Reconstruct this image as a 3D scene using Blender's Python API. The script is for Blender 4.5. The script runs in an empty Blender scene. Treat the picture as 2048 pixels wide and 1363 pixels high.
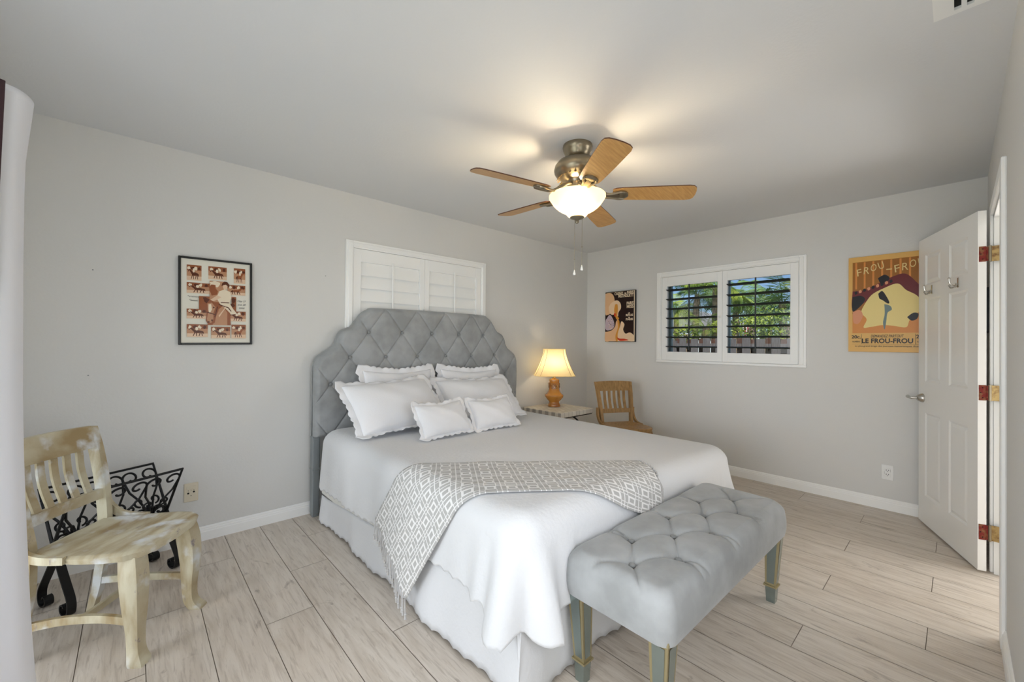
import bpy, bmesh, math, random
from mathutils import Vector, Matrix
R = math.radians
PI = math.pi
rnd = random.Random(7)
scene = bpy.context.scene
COL = scene.collection

# ------------------------------------------------------------------ camera
HC = 1.265
YC_W = -.15
def cam_axes(yaw, pitch, roll):
    cy, sy, cp, sp = math.cos(yaw), math.sin(yaw), math.cos(pitch), math.sin(pitch)
    f = Vector((cp*cy, cp*sy, sp)); r = Vector((sy, -cy, 0)); u = r.cross(f)
    return r*math.cos(roll)+u*math.sin(roll), -r*math.sin(roll)+u*math.cos(roll), f
cr, cu, cf = cam_axes(R(47.364), R(.3534), R(.4627))
cam = bpy.data.cameras.new('camera'); camo = bpy.data.objects.new('camera', cam); COL.objects.link(camo)
cam.sensor_width = 36; cam.lens = 36*821.16/2048; cam.clip_start = .02; cam.clip_end = 300
m = Matrix.Identity(4)
for i in range(3):
    m[i][0] = cr[i]; m[i][1] = cu[i]; m[i][2] = -cf[i]
m[0][3], m[1][3], m[2][3] = 0, 0, HC
camo.matrix_world = m
scene.camera = camo
# ------------------------------------------------------------------ light and exposure
scene.view_settings.view_transform = 'Standard'
scene.view_settings.look = 'None'
scene.view_settings.exposure = 0.64
scene.view_settings.gamma = 1.0
scene.view_settings.use_curve_mapping = False
scene.cycles.use_denoising = True
scene.cycles.diffuse_bounces = 6
scene.cycles.max_bounces = 12
w = bpy.data.worlds.new('world'); scene.world = w; w.use_nodes = True
nt = w.node_tree; bg = nt.nodes['Background']
sky = nt.nodes.new('ShaderNodeTexSky'); sky.sky_type = 'NISHITA'; sky.sun_disc = False
sky.sun_elevation = R(48); sky.sun_rotation = R(200); sky.air_density = .75; sky.dust_density = .1; sky.ozone_density = 4.5
nt.links.new(sky.outputs[0], bg.inputs[0]); bg.inputs[1].default_value = .075
def sun(name, direction, strength, angle, color=(1, .95, .86)):
    l = bpy.data.lights.new(name, 'SUN'); l.energy = strength; l.angle = R(angle); l.color = color
    o = bpy.data.objects.new(name, l); COL.objects.link(o); o.location = (20, 0, 20)
    o.rotation_euler = Vector(direction).to_track_quat('-Z', 'Y').to_euler(); return o
sun('sun_light', (.55, .35, -.8), 3.2, .6)
def area(name, loc, direction, sx, sy, energy, color):
    l = bpy.data.lights.new(name, 'AREA'); l.shape = 'RECTANGLE'; l.size = sx; l.size_y = sy; l.energy = energy; l.color = color
    o = bpy.data.objects.new(name, l); COL.objects.link(o); o.location = loc
    o.rotation_euler = Vector(direction).to_track_quat('-Z', 'Z').to_euler(); return o
# daylight coming through the sliding glass door in the left wall
area('daylight_sliding_door', (-.47, 1.42, 1.02), (1, .05, .0), 2.9, 1.94, 18, (.92, .96, 1.0))
# added far area lamp, evens out the light coming through the sliding door
area('fill_far_beam', (-20.5, -2.0, 2.9), (1, .17, -.06), 15.0, 6.4, 1600, (.93, .965, 1.0))
# fill lamp set in an added, unseen window of the door wall
area('fill_behind_camera', (.75, YC_W, 1.2), (1.0, .8, .0), 1.5, .9, 12, (.97, .98, 1.0))
# added fill lamp in the hall, shining through the open doorway
area('fill_hall', (3.82, -1.0, 1.1), (-.5, 1, 0), .8, 1.9, 17, (1.0, .97, .93))

# ------------------------------------------------------------------ material helpers
def srgb(r, g, b):
    f = lambda c: (c/255/12.92) if c/255 <= .04045 else ((c/255+.055)/1.055)**2.4
    return (f(r), f(g), f(b), 1)
def mat(name, color, rough=.5, metal=0, spec=.5, bump=None, var=None, sheen=0, coat=0, emit=None, trans=0, scale_vec=None):
    """principled material; bump=(noise scale, strength, distance); var=(second colour, noise scale, low, high[, stretch xyz])"""
    M = bpy.data.materials.new(name); M.use_nodes = True
    t = M.node_tree; b = t.nodes['Principled BSDF']
    b.inputs['Base Color'].default_value = color; b.inputs['Roughness'].default_value = rough
    b.inputs['Metallic'].default_value = metal; b.inputs['Specular IOR Level'].default_value = spec
    if sheen: b.inputs['Sheen Weight'].default_value = sheen; b.inputs['Sheen Roughness'].default_value = .4
    if coat: b.inputs['Coat Weight'].default_value = coat; b.inputs['Coat Roughness'].default_value = .08
    if emit: b.inputs['Emission Color'].default_value = emit[0]; b.inputs['Emission Strength'].default_value = emit[1]
    tc = t.nodes.new('ShaderNodeTexCoord')
    if var:
        mp = t.nodes.new('ShaderNodeMapping'); t.links.new(tc.outputs['Object'], mp.inputs[0])
        if len(var) > 4: mp.inputs['Scale'].default_value = var[4]
        n = t.nodes.new('ShaderNodeTexNoise'); n.inputs['Scale'].default_value = var[1]; n.inputs['Detail'].default_value = 6
        t.links.new(mp.outputs[0], n.inputs['Vector'])
        r = t.nodes.new('ShaderNodeMapRange'); r.inputs[1].default_value = var[2]; r.inputs[2].default_value = var[3]
        t.links.new(n.outputs[0], r.inputs[0])
        x = t.nodes.new('ShaderNodeMix'); x.data_type = 'RGBA'; x.inputs[6].default_value = color; x.inputs[7].default_value = var[0]
        t.links.new(r.outputs[0], x.inputs[0]); t.links.new(x.outputs[2], b.inputs['Base Color'])
    if bump:
        n = t.nodes.new('ShaderNodeTexNoise'); n.inputs['Scale'].default_value = bump[0]; n.inputs['Detail'].default_value = 4
        t.links.new(tc.outputs['Object'], n.inputs['Vector'])
        bp = t.nodes.new('ShaderNodeBump'); bp.inputs['Strength'].default_value = bump[1]; bp.inputs['Distance'].default_value = bump[2]
        t.links.new(n.outputs[0], bp.inputs['Height']); t.links.new(bp.outputs[0], b.inputs['Normal'])
    return M

WALL = mat('wall_paint', srgb(221, 220, 217), .75, bump=(90, .25, .004), spec=.3)
CEIL = mat('ceiling_paint', srgb(223, 224, 225), .8, bump=(70, .14, .005), spec=.2)
TRIM = mat('trim_white', srgb(250, 250, 248), .4)
DOORW = mat('door_white', srgb(248, 247, 244), .32)
SHUT = mat('shutter_white', srgb(249, 249, 247), .4)
BACKLITLV = mat('louver_backlit_shade', srgb(46, 51, 53), .5)  # colour darkened to stand for the shade on backlit white louvers
ALU = mat('aluminium_grey', srgb(120, 138, 142), .4, .6)
EXTW = mat('exterior_stucco', srgb(205, 200, 190), .9)
BLACK = mat('black_gloss', srgb(18, 18, 18), .35)
IRON = mat('black_iron', srgb(16, 16, 17), .45, .3, bump=(60, .3, .002))
WHITEF = mat('white_cotton', srgb(234, 234, 236), .9, spec=.1, bump=(160, .25, .003), sheen=.15)
QUILT = mat('white_matelasse', srgb(223, 224, 226), .9, spec=.1, bump=(55, .55, .004), sheen=.15)
CREAM = mat('cream_cotton', srgb(230, 229, 224), .9, spec=.1, bump=(120, .2, .003))
VELVET = mat('grey_velvet', srgb(149, 151, 151), .85, spec=.12, sheen=.25, var=(srgb(168, 170, 171), 7, .38, .66), bump=(500, .1, .001))
VELVETB = mat('grey_button_velvet', srgb(140, 142, 142), .85, spec=.12, sheen=.2)
SILVER = mat('silver_grey_wood', srgb(140, 146, 148), .45, .3)
MIRROR = mat('antique_mirror', srgb(150, 162, 158), .22, .8)
GOLD = mat('champagne_metal', srgb(172, 160, 124), .38, .65)
NICKEL = mat('antique_nickel', srgb(150, 140, 120), .3, .9)
CHROME = mat('satin_nickel', srgb(190, 186, 178), .25, .95)
MAPLE = mat('maple_blade', srgb(206, 160, 98), .35, var=(srgb(184, 136, 76), 6, .35, .7, (2, 18, 2)))
BLEDGE = mat('blade_edge_dark', srgb(92, 56, 34), .5)
RUST = mat('red_rust_metal', srgb(128, 38, 34), .45, .35, var=(srgb(140, 100, 66), 45, .45, .65))
BRASS = mat('brass_worn', srgb(176, 150, 100), .35, .7, var=(srgb(120, 90, 60), 40, .45, .65))
IVORY = mat('ivory_plastic', srgb(222, 212, 190), .4)
PLASTW = mat('white_plastic', srgb(240, 240, 238), .3)
HOLE = mat('dark_slot', srgb(15, 15, 15), .8)
MAROON = mat('dark_plum', srgb(70, 48, 52), .9)
PALE = mat('curtain_white', srgb(240, 240, 245), .9, spec=.1, bump=(200, .1, .002))

def mat_painted_wood():
    M = mat('weathered_cream_paint', srgb(200, 192, 166), .45, var=(srgb(158, 136, 96), 4.5, .40, .66, (1, 3.5, 1)), bump=(40, .2, .003))
    t = M.node_tree; b = t.nodes['Principled BSDF']; mix = [n for n in t.nodes if n.type == 'MIX'][0]
    tc = [n for n in t.nodes if n.type == 'TEX_COORD'][0]
    mp = t.nodes.new('ShaderNodeMapping'); mp.inputs['Scale'].default_value = (6, 22, 6); t.links.new(tc.outputs['Object'], mp.inputs[0])
    n = t.nodes.new('ShaderNodeTexNoise'); n.inputs['Scale'].default_value = 1.6; n.inputs['Detail'].default_value = 9; n.inputs['Roughness'].default_value = .7
    t.links.new(mp.outputs[0], n.inputs['Vector'])
    r = t.nodes.new('ShaderNodeMapRange'); r.inputs[1].default_value = .62; r.inputs[2].default_value = .68; t.links.new(n.outputs[0], r.inputs[0])
    x = t.nodes.new('ShaderNodeMix'); x.data_type = 'RGBA'; x.inputs[7].default_value = srgb(140, 128, 128)
    t.links.new(mix.outputs[2], x.inputs[6]); t.links.new(r.outputs[0], x.inputs[0]); 
    n2 = t.nodes.new('ShaderNodeTexNoise'); n2.inputs['Scale'].default_value = 9; n2.inputs['Detail'].default_value = 8; t.links.new(tc.outputs['Object'], n2.inputs['Vector'])
    r2 = t.nodes.new('ShaderNodeMapRange'); r2.inputs[1].default_value = .53; r2.inputs[2].default_value = .66; t.links.new(n2.outputs[0], r2.inputs[0])
    x2 = t.nodes.new('ShaderNodeMix'); x2.data_type = 'RGBA'; x2.inputs[7].default_value = srgb(214, 216, 216)
    t.links.new(x.outputs[2], x2.inputs[6]); t.links.new(r2.outputs[0], x2.inputs[0]); t.links.new(x2.outputs[2], b.inputs['Base Color'])
    return M
PAINTED = mat_painted_wood()
HONEY = mat('honey_oak', srgb(178, 140, 88), .4, var=(srgb(138, 104, 62), 5, .35, .7, (12, 12, 1.5)))

def mat_floor():
    M = bpy.data.materials.new('wood_look_plank'); M.use_nodes = True
    t = M.node_tree; b = t.nodes['Principled BSDF']
    at = t.nodes.new('ShaderNodeAttribute'); at.attribute_name = 'plank'
    tc = t.nodes.new('ShaderNodeTexCoord')
    ad = t.nodes.new('ShaderNodeVectorMath'); ad.operation = 'MULTIPLY_ADD'
    ad.inputs[1].default_value = (7.3, 11.1, 0); t.links.new(at.outputs['Color'], ad.inputs[0]); t.links.new(tc.outputs['Object'], ad.inputs[2])
    def noise(scale, detail, stretch, dist=0):
        mp = t.nodes.new('ShaderNodeMapping'); mp.inputs['Scale'].default_value = stretch; t.links.new(ad.outputs[0], mp.inputs[0])
        n = t.nodes.new('ShaderNodeTexNoise'); n.inputs['Scale'].default_value = scale; n.inputs['Detail'].default_value = detail
        n.inputs['Distortion'].default_value = dist; n.inputs['Roughness'].default_value = .62
        t.links.new(mp.outputs[0], n.inputs['Vector']); return n.outputs[0]
    def rng(s, a, c, lo=0, hi=1):
        r = t.nodes.new('ShaderNodeMapRange'); r.inputs[1].default_value = a; r.inputs[2].default_value = c; r.inputs[3].default_value = lo; r.inputs[4].default_value = hi
        t.links.new(s, r.inputs[0]); return r.outputs[0]
    def mix(f, a, c):
        x = t.nodes.new('ShaderNodeMix'); x.data_type = 'RGBA'
        for s, k in ((f, 0), (a, 6), (c, 7)):
            if isinstance(s, (tuple, float)): x.inputs[k].default_value = s
            else: t.links.new(s, x.inputs[k])
        return x.outputs[2]
    g = noise(2.2, 8, (9, 1.0, 1), 1.2)
    c1 = mix(rng(g, .3, .7), srgb(222, 212, 200), srgb(196, 183, 168))
    f = noise(6, 8, (14, 1.1, 1), .6)
    c2 = mix(rng(f, .51, .76, 0, .75), c1, srgb(146, 129, 113))
    k = noise(3.5, 4, (2.2, 1.0, 1), 2.0)
    c3 = mix(rng(k, .63, .74, 0, .75), c2, srgb(128, 111, 96))
    sep = t.nodes.new('ShaderNodeSeparateColor'); t.links.new(at.outputs['Color'], sep.inputs[0])
    c4 = mix(rng(sep.outputs[2], 0, 1, 0, .22), c3, srgb(232, 226, 218))
    t.links.new(c4, b.inputs['Base Color'])
    b.inputs['Roughness'].default_value = .42; b.inputs['Specular IOR Level'].default_value = .4
    bp = t.nodes.new('ShaderNodeBump'); bp.inputs['Strength'].default_value = .12; bp.inputs['Distance'].default_value = .003
    t.links.new(f, bp.inputs['Height']); t.links.new(bp.outputs[0], b.inputs['Normal'])
    return M
PLANK = mat_floor(); GROUT = mat('grout', srgb(150, 137, 124), .8)

def mat_throw():
    """woven grey trellis with off-white lines, on the blanket's own UV (metres)"""
    M = bpy.data.materials.new('grey_trellis_weave'); M.use_nodes = True
    t = M.node_tree; b = t.nodes['Principled BSDF']; b.inputs['Roughness'].default_value = .95; b.inputs['Specular IOR Level'].default_value = .1
    uv = t.nodes.new('ShaderNodeUVMap'); sp = t.nodes.new('ShaderNodeSeparateXYZ'); t.links.new(uv.outputs[0], sp.inputs[0])
    def mt(op, a, c=None, d=None):
        n = t.nodes.new('ShaderNodeMath'); n.operation = op
        for i, s in enumerate((a, c, d)):
            if s is None: continue
            if isinstance(s, (int, float)): n.inputs[i].default_value = s
            else: t.links.new(s, n.inputs[i])
        return n.outputs[0]
    a = mt('FRACT', mt('DIVIDE', sp.outputs[0], .092)); c = mt('FRACT', mt('DIVIDE', sp.outputs[1], .0685))
    def near(q, p, wd): return mt('LESS_THAN', mt('ABSOLUTE', mt('SUBTRACT', q, p)), wd)
    def mx(*q):
        r = q[0]
        for k in q[1:]: r = mt('MAXIMUM', r, k)
        return r
    na, nc = mt('LESS_THAN', a, .46), mt('LESS_THAN', c, .46)          # narrow strips between the ringed squares
    mid = mx(near(a, .23, .028), near(c, .23, .036))
    cross = mx(mt('MULTIPLY', mx(near(a, .46, .022), near(a, .0, .022), near(a, 1, .022)), nc), mt('MULTIPLY', mx(near(c, .46, .026), near(c, .0, .026), near(c, 1, .026)), na))
    da, dc = mt('ABSOLUTE', mt('SUBTRACT', a, .73)), mt('ABSOLUTE', mt('SUBTRACT', c, .73))
    ring = mt('MULTIPLY', mt('LESS_THAN', mt('MAXIMUM', da, dc), .27), mx(mt('GREATER_THAN', da, .155), mt('GREATER_THAN', dc, .14)))
    line = mx(mid, cross, ring)
    x = t.nodes.new('ShaderNodeMix'); x.data_type = 'RGBA'; x.inputs[6].default_value = srgb(184, 183, 181); x.inputs[7].default_value = srgb(236, 235, 234)
    t.links.new(line, x.inputs[0]); t.links.new(x.outputs[2], b.inputs['Base Color'])
    return M
THROW = mat_throw(); FRINGE = mat('fringe_grey', srgb(196, 194, 192), .95)

def mat_glass(name='window_glass', tint=(1, 1, 1, 1)):
    M = bpy.data.materials.new(name); M.use_nodes = True; t = M.node_tree
    for n in list(t.nodes):
        if n.type == 'BSDF_PRINCIPLED': t.nodes.remove(n)
    out = [n for n in t.nodes if n.type == 'OUTPUT_MATERIAL'][0]
    tr = t.nodes.new('ShaderNodeBsdfTransparent'); tr.inputs[0].default_value = tint
    gl = t.nodes.new('ShaderNodeBsdfGlossy'); gl.inputs['Roughness'].default_value = .01
    fr = t.nodes.new('ShaderNodeFresnel'); fr.inputs[0].default_value = 1.45
    mx = t.nodes.new('ShaderNodeMixShader'); t.links.new(fr.outputs[0], mx.inputs[0]); t.links.new(tr.outputs[0], mx.inputs[1]); t.links.new(gl.outputs[0], mx.inputs[2])
    t.links.new(mx.outputs[0], out.inputs[0]); return M
GLASS = mat_glass()
def mat_translucent(name, color, fac, rough=.6, emit=None, extra=None):
    M = bpy.data.materials.new(name); M.use_nodes = True; t = M.node_tree; b = t.nodes['Principled BSDF']
    b.inputs['Base Color'].default_value = color; b.inputs['Roughness'].default_value = rough
    if emit: b.inputs['Emission Color'].default_value = emit[0]; b.inputs['Emission Strength'].default_value = emit[1]
    out = [n for n in t.nodes if n.type == 'OUTPUT_MATERIAL'][0]
    tl = t.nodes.new('ShaderNodeBsdfTranslucent'); tl.inputs[0].default_value = color
    mx = t.nodes.new('ShaderNodeMixShader'); mx.inputs[0].default_value = fac
    t.links.new(b.outputs[0], mx.inputs[1]); t.links.new(tl.outputs[0], mx.inputs[2]); t.links.new(mx.outputs[0], out.inputs[0]); return M
SHADE = mat_translucent('cream_silk_shade', srgb(255, 240, 200), .8, emit=((1, .76, .32, 1), .38))
BOWL = mat_translucent('frosted_bowl_glass', srgb(255, 246, 226), .82, .3, emit=((1, .82, .45, 1), .5))
BULB = mat('lit_bulb', srgb(255, 240, 210), .4, emit=((1, .85, .58, 1), 6))
AMBER = mat('amber_glaze', srgb(200, 134, 46), .2, var=(srgb(150, 76, 30), 9, .45, .75), coat=.4)
AMBERD = mat('amber_relief', srgb(206, 160, 92), .3, var=(srgb(110, 66, 26), 60, .4, .6))
def mat_mosaic():
    M = bpy.data.materials.new('stone_mosaic'); M.use_nodes = True; t = M.node_tree; b = t.nodes['Principled BSDF']; b.inputs['Roughness'].default_value = .45
    tc = t.nodes.new('ShaderNodeTexCoord')
    br = t.nodes.new('ShaderNodeTexBrick'); br.inputs['Scale'].default_value = 1; br.inputs['Brick Width'].default_value = .06; br.inputs['Row Height'].default_value = .045
    br.inputs['Mortar Size'].default_value = .0022; br.inputs['Color1'].default_value = srgb(228, 222, 210); br.inputs['Color2'].default_value = srgb(206, 199, 186); br.inputs['Mortar'].default_value = srgb(168, 160, 150)
    mp = t.nodes.new('ShaderNodeMapping'); mp.inputs['Rotation'].default_value = (0, 0, 0); mp.inputs['Location'].default_value = (.01, .013, 0)
    t.links.new(tc.outputs['Object'], mp.inputs[0]); t.links.new(mp.outputs[0], br.inputs['Vector']); t.links.new(br.outputs[0], b.inputs['Base Color']); return M
MOSAIC = mat_mosaic()
FROND = mat('frond_green', srgb(92, 126, 52), .5, var=(srgb(160, 176, 70), 2.5, .4, .65))
FRONDB = mat('frond_blue_green', srgb(70, 112, 74), .5, var=(srgb(120, 150, 80), 2.5, .4, .65))
LEAFY = mat('bush_yellow_green', srgb(150, 166, 56), .5, var=(srgb(90, 120, 44), 2.5, .4, .65))
BARK = mat('palm_bark', srgb(150, 132, 108), .9, var=(srgb(112, 98, 80), 14, .4, .6))
FENCEG = mat('weathered_fence_grey', srgb(108, 106, 109), .9, var=(srgb(92, 86, 86), 6, .4, .7, (12, 12, 1)))
FENCEB = mat('fence_brown', srgb(94, 66, 54), .9, var=(srgb(74, 52, 44), 6, .4, .7, (12, 12, 1)))
GRASS = mat('lawn_green', srgb(98, 118, 60), .95, var=(srgb(130, 140, 80), 1.5, .4, .6))
HOUSEW = mat('pale_house_wall', srgb(206, 216, 222), .9)
ROOFM = mat('grey_roof', srgb(150, 150, 155), .9)

# ------------------------------------------------------------------ mesh helpers
class MB:
    def __init__(s): s.v = []; s.f = []; s.m = []; s.mi = 0; s.uv = None
    def add(s, vs, fs):
        o = len(s.v); s.v += [tuple(p) for p in vs]
        for f in fs: s.f.append(tuple(i+o for i in f)); s.m.append(s.mi)
        return s
    def box(s, x0, x1, y0, y1, z0, z1, mtx=None):
        vs = [Vector((x, y, z)) for z in (z0, z1) for y in (y0, y1) for x in (x0, x1)]
        if mtx: vs = [mtx @ v for v in vs]
        return s.add(vs, [(0, 2, 3, 1), (4, 5, 7, 6), (0, 1, 5, 4), (2, 6, 7, 3), (0, 4, 6, 2), (1, 3, 7, 5)])
    def cbox(s, x0, x1, y0, y1, z0, z1, c=.003, mtx=None):
        """box with chamfered edges"""
        b = bmesh.new(); bmesh.ops.create_cube(b, size=1)
        for v in b.verts: v.co = Vector(((x0+x1)/2+v.co.x*(x1-x0), (y0+y1)/2+v.co.y*(y1-y0), (z0+z1)/2+v.co.z*(z1-z0)))
        bmesh.ops.bevel(b, geom=list(b.edges), offset=c, segments=1, affect='EDGES')
        return s.bm(b, mtx)
    def bm(s, b, mtx=None):
        b.verts.ensure_lookup_table(); b.verts.index_update()
        vs = [(mtx @ v.co) if mtx else v.co.copy() for v in b.verts]
        s.add(vs, [[v.index for v in f.verts] for f in b.faces]); b.free(); return s
    def tube(s, pts, rad, n=10, caps=True, flat=None):
        """swept tube; rad number or list; flat=(width,thickness) gives a flat bar whose width follows the fixed vector"""
        pts = [Vector(p) for p in pts]; N = len(pts)
        up = None; rings = []
        for i, p in enumerate(pts):
            t = (pts[min(i+1, N-1)]-pts[max(i-1, 0)]).normalized()
            if up is None:
                up = Vector((0, 0, 1)) if abs(t.z) < .9 else Vector((1, 0, 0))
            a = (up - t*up.dot(t)).normalized(); b = t.cross(a); up = a
            r = rad[i] if isinstance(rad, (list, tuple)) else rad
            ring = []
            for k in range(n):
                th = 2*PI*k/n
                ring.append(p + a*math.cos(th)*r + b*math.sin(th)*r)
            rings.append(ring)
        return s.rings(rings, caps)
    def ribbon(s, pts, width, thick, wdir):
        """flat bar swept along pts, its width along wdir"""
        pts = [Vector(p) for p in pts]; N = len(pts); wd = Vector(wdir).normalized(); rings = []
        for i, p in enumerate(pts):
            t = (pts[min(i+1, N-1)]-pts[max(i-1, 0)]).normalized(); nrm = t.cross(wd).normalized()
            ww = width[i] if isinstance(width, (list, tuple)) else width
            tt = thick[i] if isinstance(thick, (list, tuple)) else thick
            rings.append([p+wd*ww/2+nrm*tt/2, p-wd*ww/2+nrm*tt/2, p-wd*ww/2-nrm*tt/2, p+wd*ww/2-nrm*tt/2])
        return s.rings(rings, True)
    def rings(s, rings, caps=True, close=False):
        n = len(rings[0]); N = len(rings); vs = [p for r in rings for p in r]; fs = []
        for i in range(N if close else N-1):
            j = (i+1) % N
            for k in range(n):
                fs.append((i*n+k, i*n+(k+1) % n, j*n+(k+1) % n, j*n+k))
        if caps and not close:
            fs.append(tuple(range(n-1, -1, -1))); fs.append(tuple((N-1)*n+k for k in range(n)))
        return s.add(vs, fs)
    def lathe(s, prof, n=40, c=(0, 0, 0), caps=True, sx=1, sy=1, sq=None):
        """profile [(r,z)]; sq>2 makes the section squarish"""
        rings = []
        for r, z in prof:
            ring = []
            for k in range(n):
                th = 2*PI*k/n; cx, cy = math.cos(th), math.sin(th)
                if sq:
                    q = (abs(cx)**sq+abs(cy)**sq)**(-1/sq); cx *= q; cy *= q
                ring.append((c[0]+cx*r*sx, c[1]+cy*r*sy, c[2]+z))
            rings.append(ring)
        return s.rings(rings, caps)
    def prism(s, poly, y0, y1, axis='y', mtx=None):
        """polygon [(a,b)] extruded between y0 and y1 along axis (y: a=x,b=z; z: a=x,b=y; x: a=y,b=z)"""
        f = {'y': lambda a, b, c: Vector((a, c, b)), 'z': lambda a, b, c: Vector((a, b, c)), 'x': lambda a, b, c: Vector((c, a, b))}[axis]
        n = len(poly); vs = [f(a, b, y0) for a, b in poly]+[f(a, b, y1) for a, b in poly]
        if mtx: vs = [mtx @ v for v in vs]
        fs = [tuple(range(n)), tuple(range(2*n-1, n-1, -1))]+[(k, k+n, (k+1) % n+n, (k+1) % n) for k in range(n)]
        return s.add(vs, fs)
    def flat(s, poly, y):
        return s.add([(a, y, b) for a, b in poly], [tuple(range(len(poly)))])
    def sphere(s, c, r, n=12, sz=1):
        prof = [(max(1e-4, r*math.sin(PI*i/(n//2))), -r*sz*math.cos(PI*i/(n//2))) for i in range(n//2+1)]
        return s.lathe(prof, n, c)
    def build(s, name, mats, parent=None, smooth=True, angle=35, loc=None, rot=None):
        me = bpy.data.meshes.new(name); me.from_pydata(s.v, [], s.f); me.validate()
        if not isinstance(mats, (list, tuple)): mats = [mats]
        for mm in mats: me.materials.append(mm)
        if len(mats) > 1 and len(me.polygons) == len(s.m):
            for p, i in zip(me.polygons, s.m): p.material_index = i
        b = bmesh.new(); b.from_mesh(me); bmesh.ops.recalc_face_normals(b, faces=b.faces); 
        if smooth:
            for f in b.faces: f.smooth = True
            for e in b.edges:
                if len(e.link_faces) == 2 and e.calc_face_angle(0) > R(angle): e.smooth = False
        b.to_mesh(me); b.free()
        o = bpy.data.objects.new(name, me); COL.objects.link(o)
        if parent: o.parent = parent
        if loc: o.location = loc
        if rot: o.rotation_euler = rot
        return o
def tag(o, label=None, cat=None, group=None, kind=None):
    if label: o['label'] = label
    if cat: o['category'] = cat
    if group: o['group'] = group
    if kind: o['kind'] = kind
    return o
def thing(name, label, cat, loc=(0, 0, 0), rz=0, group=None):
    o = bpy.data.objects.new(name, None); COL.objects.link(o); o.location = loc; o.rotation_euler = (0, 0, rz); o.empty_display_size = .1
    return tag(o, label, cat, group)
def struct(o, label, cat): return tag(o, label, cat, None, 'structure')
def lettering(body, size, extrude=.0004, shear=0, space=1, bold=0, align='CENTER'):
    """mesh of some lettering, in the XZ plane facing -Y"""
    cu_ = bpy.data.curves.new('lettering', 'FONT'); cu_.body = body; cu_.size = size; cu_.extrude = extrude; cu_.shear = shear
    cu_.space_character = space; cu_.offset = bold; cu_.align_x = align; cu_.align_y = 'CENTER'; cu_.resolution_u = 3
    o = bpy.data.objects.new('lettering', cu_); COL.objects.link(o)
    dg = bpy.context.evaluated_depsgraph_get(); me = bpy.data.meshes.new_from_object(o.evaluated_get(dg))
    vs = [Vector((v.co.x, -v.co.z, v.co.y)) for v in me.vertices]; fs = [tuple(p.vertices) for p in me.polygons]
    bpy.data.objects.remove(o); bpy.data.curves.remove(cu_); bpy.data.meshes.remove(me)
    return vs, fs
def put_text(mb, body, x, y, z, size, **k):
    width = k.pop('width', None); rot = k.pop('rot', 0)
    vs, fs = lettering(body, size, **k)
    sx = 1
    if width:
        xs = [v.x for v in vs]; sx = width/max(1e-6, max(xs)-min(xs))
    c, s_ = math.cos(rot), math.sin(rot)
    mb.add([(x+v.x*sx*c-v.z*s_, y+v.y, z+v.x*sx*s_+v.z*c) for v in vs], fs)
def lerp_tab(tab, x):
    tab = sorted(tab)
    if x <= tab[0][0]: return tab[0][1]
    for (a, p), (b, q) in zip(tab, tab[1:]):
        if x <= b: return p+(q-p)*(x-a)/(b-a)
    return tab[-1][1]
def smooth(pts, n=8):
    """Catmull-Rom through points"""
    P = [Vector(p) for p in pts]; out = []
    for i in range(len(P)-1):
        p0, p1, p2, p3 = P[max(i-1, 0)], P[i], P[i+1], P[min(i+2, len(P)-1)]
        for k in range(n):
            t = k/n
            out.append(.5*((2*p1)+(p2-p0)*t+(2*p0-5*p1+4*p2-p3)*t*t+(3*p1-p0-3*p2+p3)*t**3))
    out.append(P[-1]); return out
def rrect(a, b, rc, N):
    """N points evenly spaced round a rounded rectangle, with outward normals"""
    segs = []; L1, L2, La = 2*(a-rc), 2*(b-rc), PI/2*rc; per = 2*(L1+L2)+4*La; out = []
    for k in range(N):
        d = per*k/N
        for (L, kind, i) in ((L1, 0, 0), (La, 1, 0), (L2, 0, 1), (La, 1, 1), (L1, 0, 2), (La, 1, 2), (L2, 0, 3), (La, 1, 3)):
            if d <= L: break
            d -= L
        cs = [(a-rc, -(b-rc)), (a-rc, b-rc), (-(a-rc), b-rc), (-(a-rc), -(b-rc))]
        if kind == 0:
            st = [(-(a-rc), -b), (a, -(b-rc)), (a-rc, b), (-a, b-rc)][i]; di = [(1, 0), (0, 1), (-1, 0), (0, -1)][i]; no = [(0, -1), (1, 0), (0, 1), (-1, 0)][i]
            out.append((Vector((st[0]+di[0]*d, st[1]+di[1]*d)), Vector(no), k*per/N))
        else:
            th = -PI/2+i*PI/2+(d/rc if rc else 0); no = Vector((math.cos(th), math.sin(th)))
            out.append((Vector(cs[i])+no*rc, no, k*per/N))
    return out, per

XB, YA, YC, XD, CE = 4.31, 3.25, -.138, -.46, 2.44
# ------------------------------------------------------------------ the room
def floor_obj():
    mb = MB(); ids = []
    mb.mi = 1; mb.add([(XD-.1, YC-1.3, -.003), (XB, YC-1.3, -.003), (XB, YA, -.003), (XD-.1, YA, -.003)], [(0, 1, 2, 3)]); ids.append((0, 0, 0)); mb.mi = 0
    g = .0014
    for k in range(-4, 23):
        x0, x1 = .046+.2*k, .246+.2*k
        x0c, x1c = max(x0, XD-.1), min(x1, XB)
        if x1c-x0c < .01: continue
        y = {0: .091, 1: .475, 2: .89}[k % 3]-3*1.2
        while y < YA:
            y0c, y1c = max(y, YC-1.3), min(y+1.2, YA)
            if y1c-y0c > .01:
                mb.add([(x0c+g, y0c+g, 0), (x1c-g, y0c+g, 0), (x1c-g, y1c-g, 0), (x0c+g, y1c-g, 0)], [(0, 1, 2, 3)])
                ids.append((rnd.random(), rnd.random(), rnd.random()))
            y += 1.2
    o = mb.build('floor', [PLANK, GROUT], smooth=False)
    a = o.data.color_attributes.new('plank', 'FLOAT_COLOR', 'CORNER')
    for p, c in zip(o.data.polygons, ids):
        for li in p.loop_indices: a.data[li].color = (*c, 1)
    return o
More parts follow.
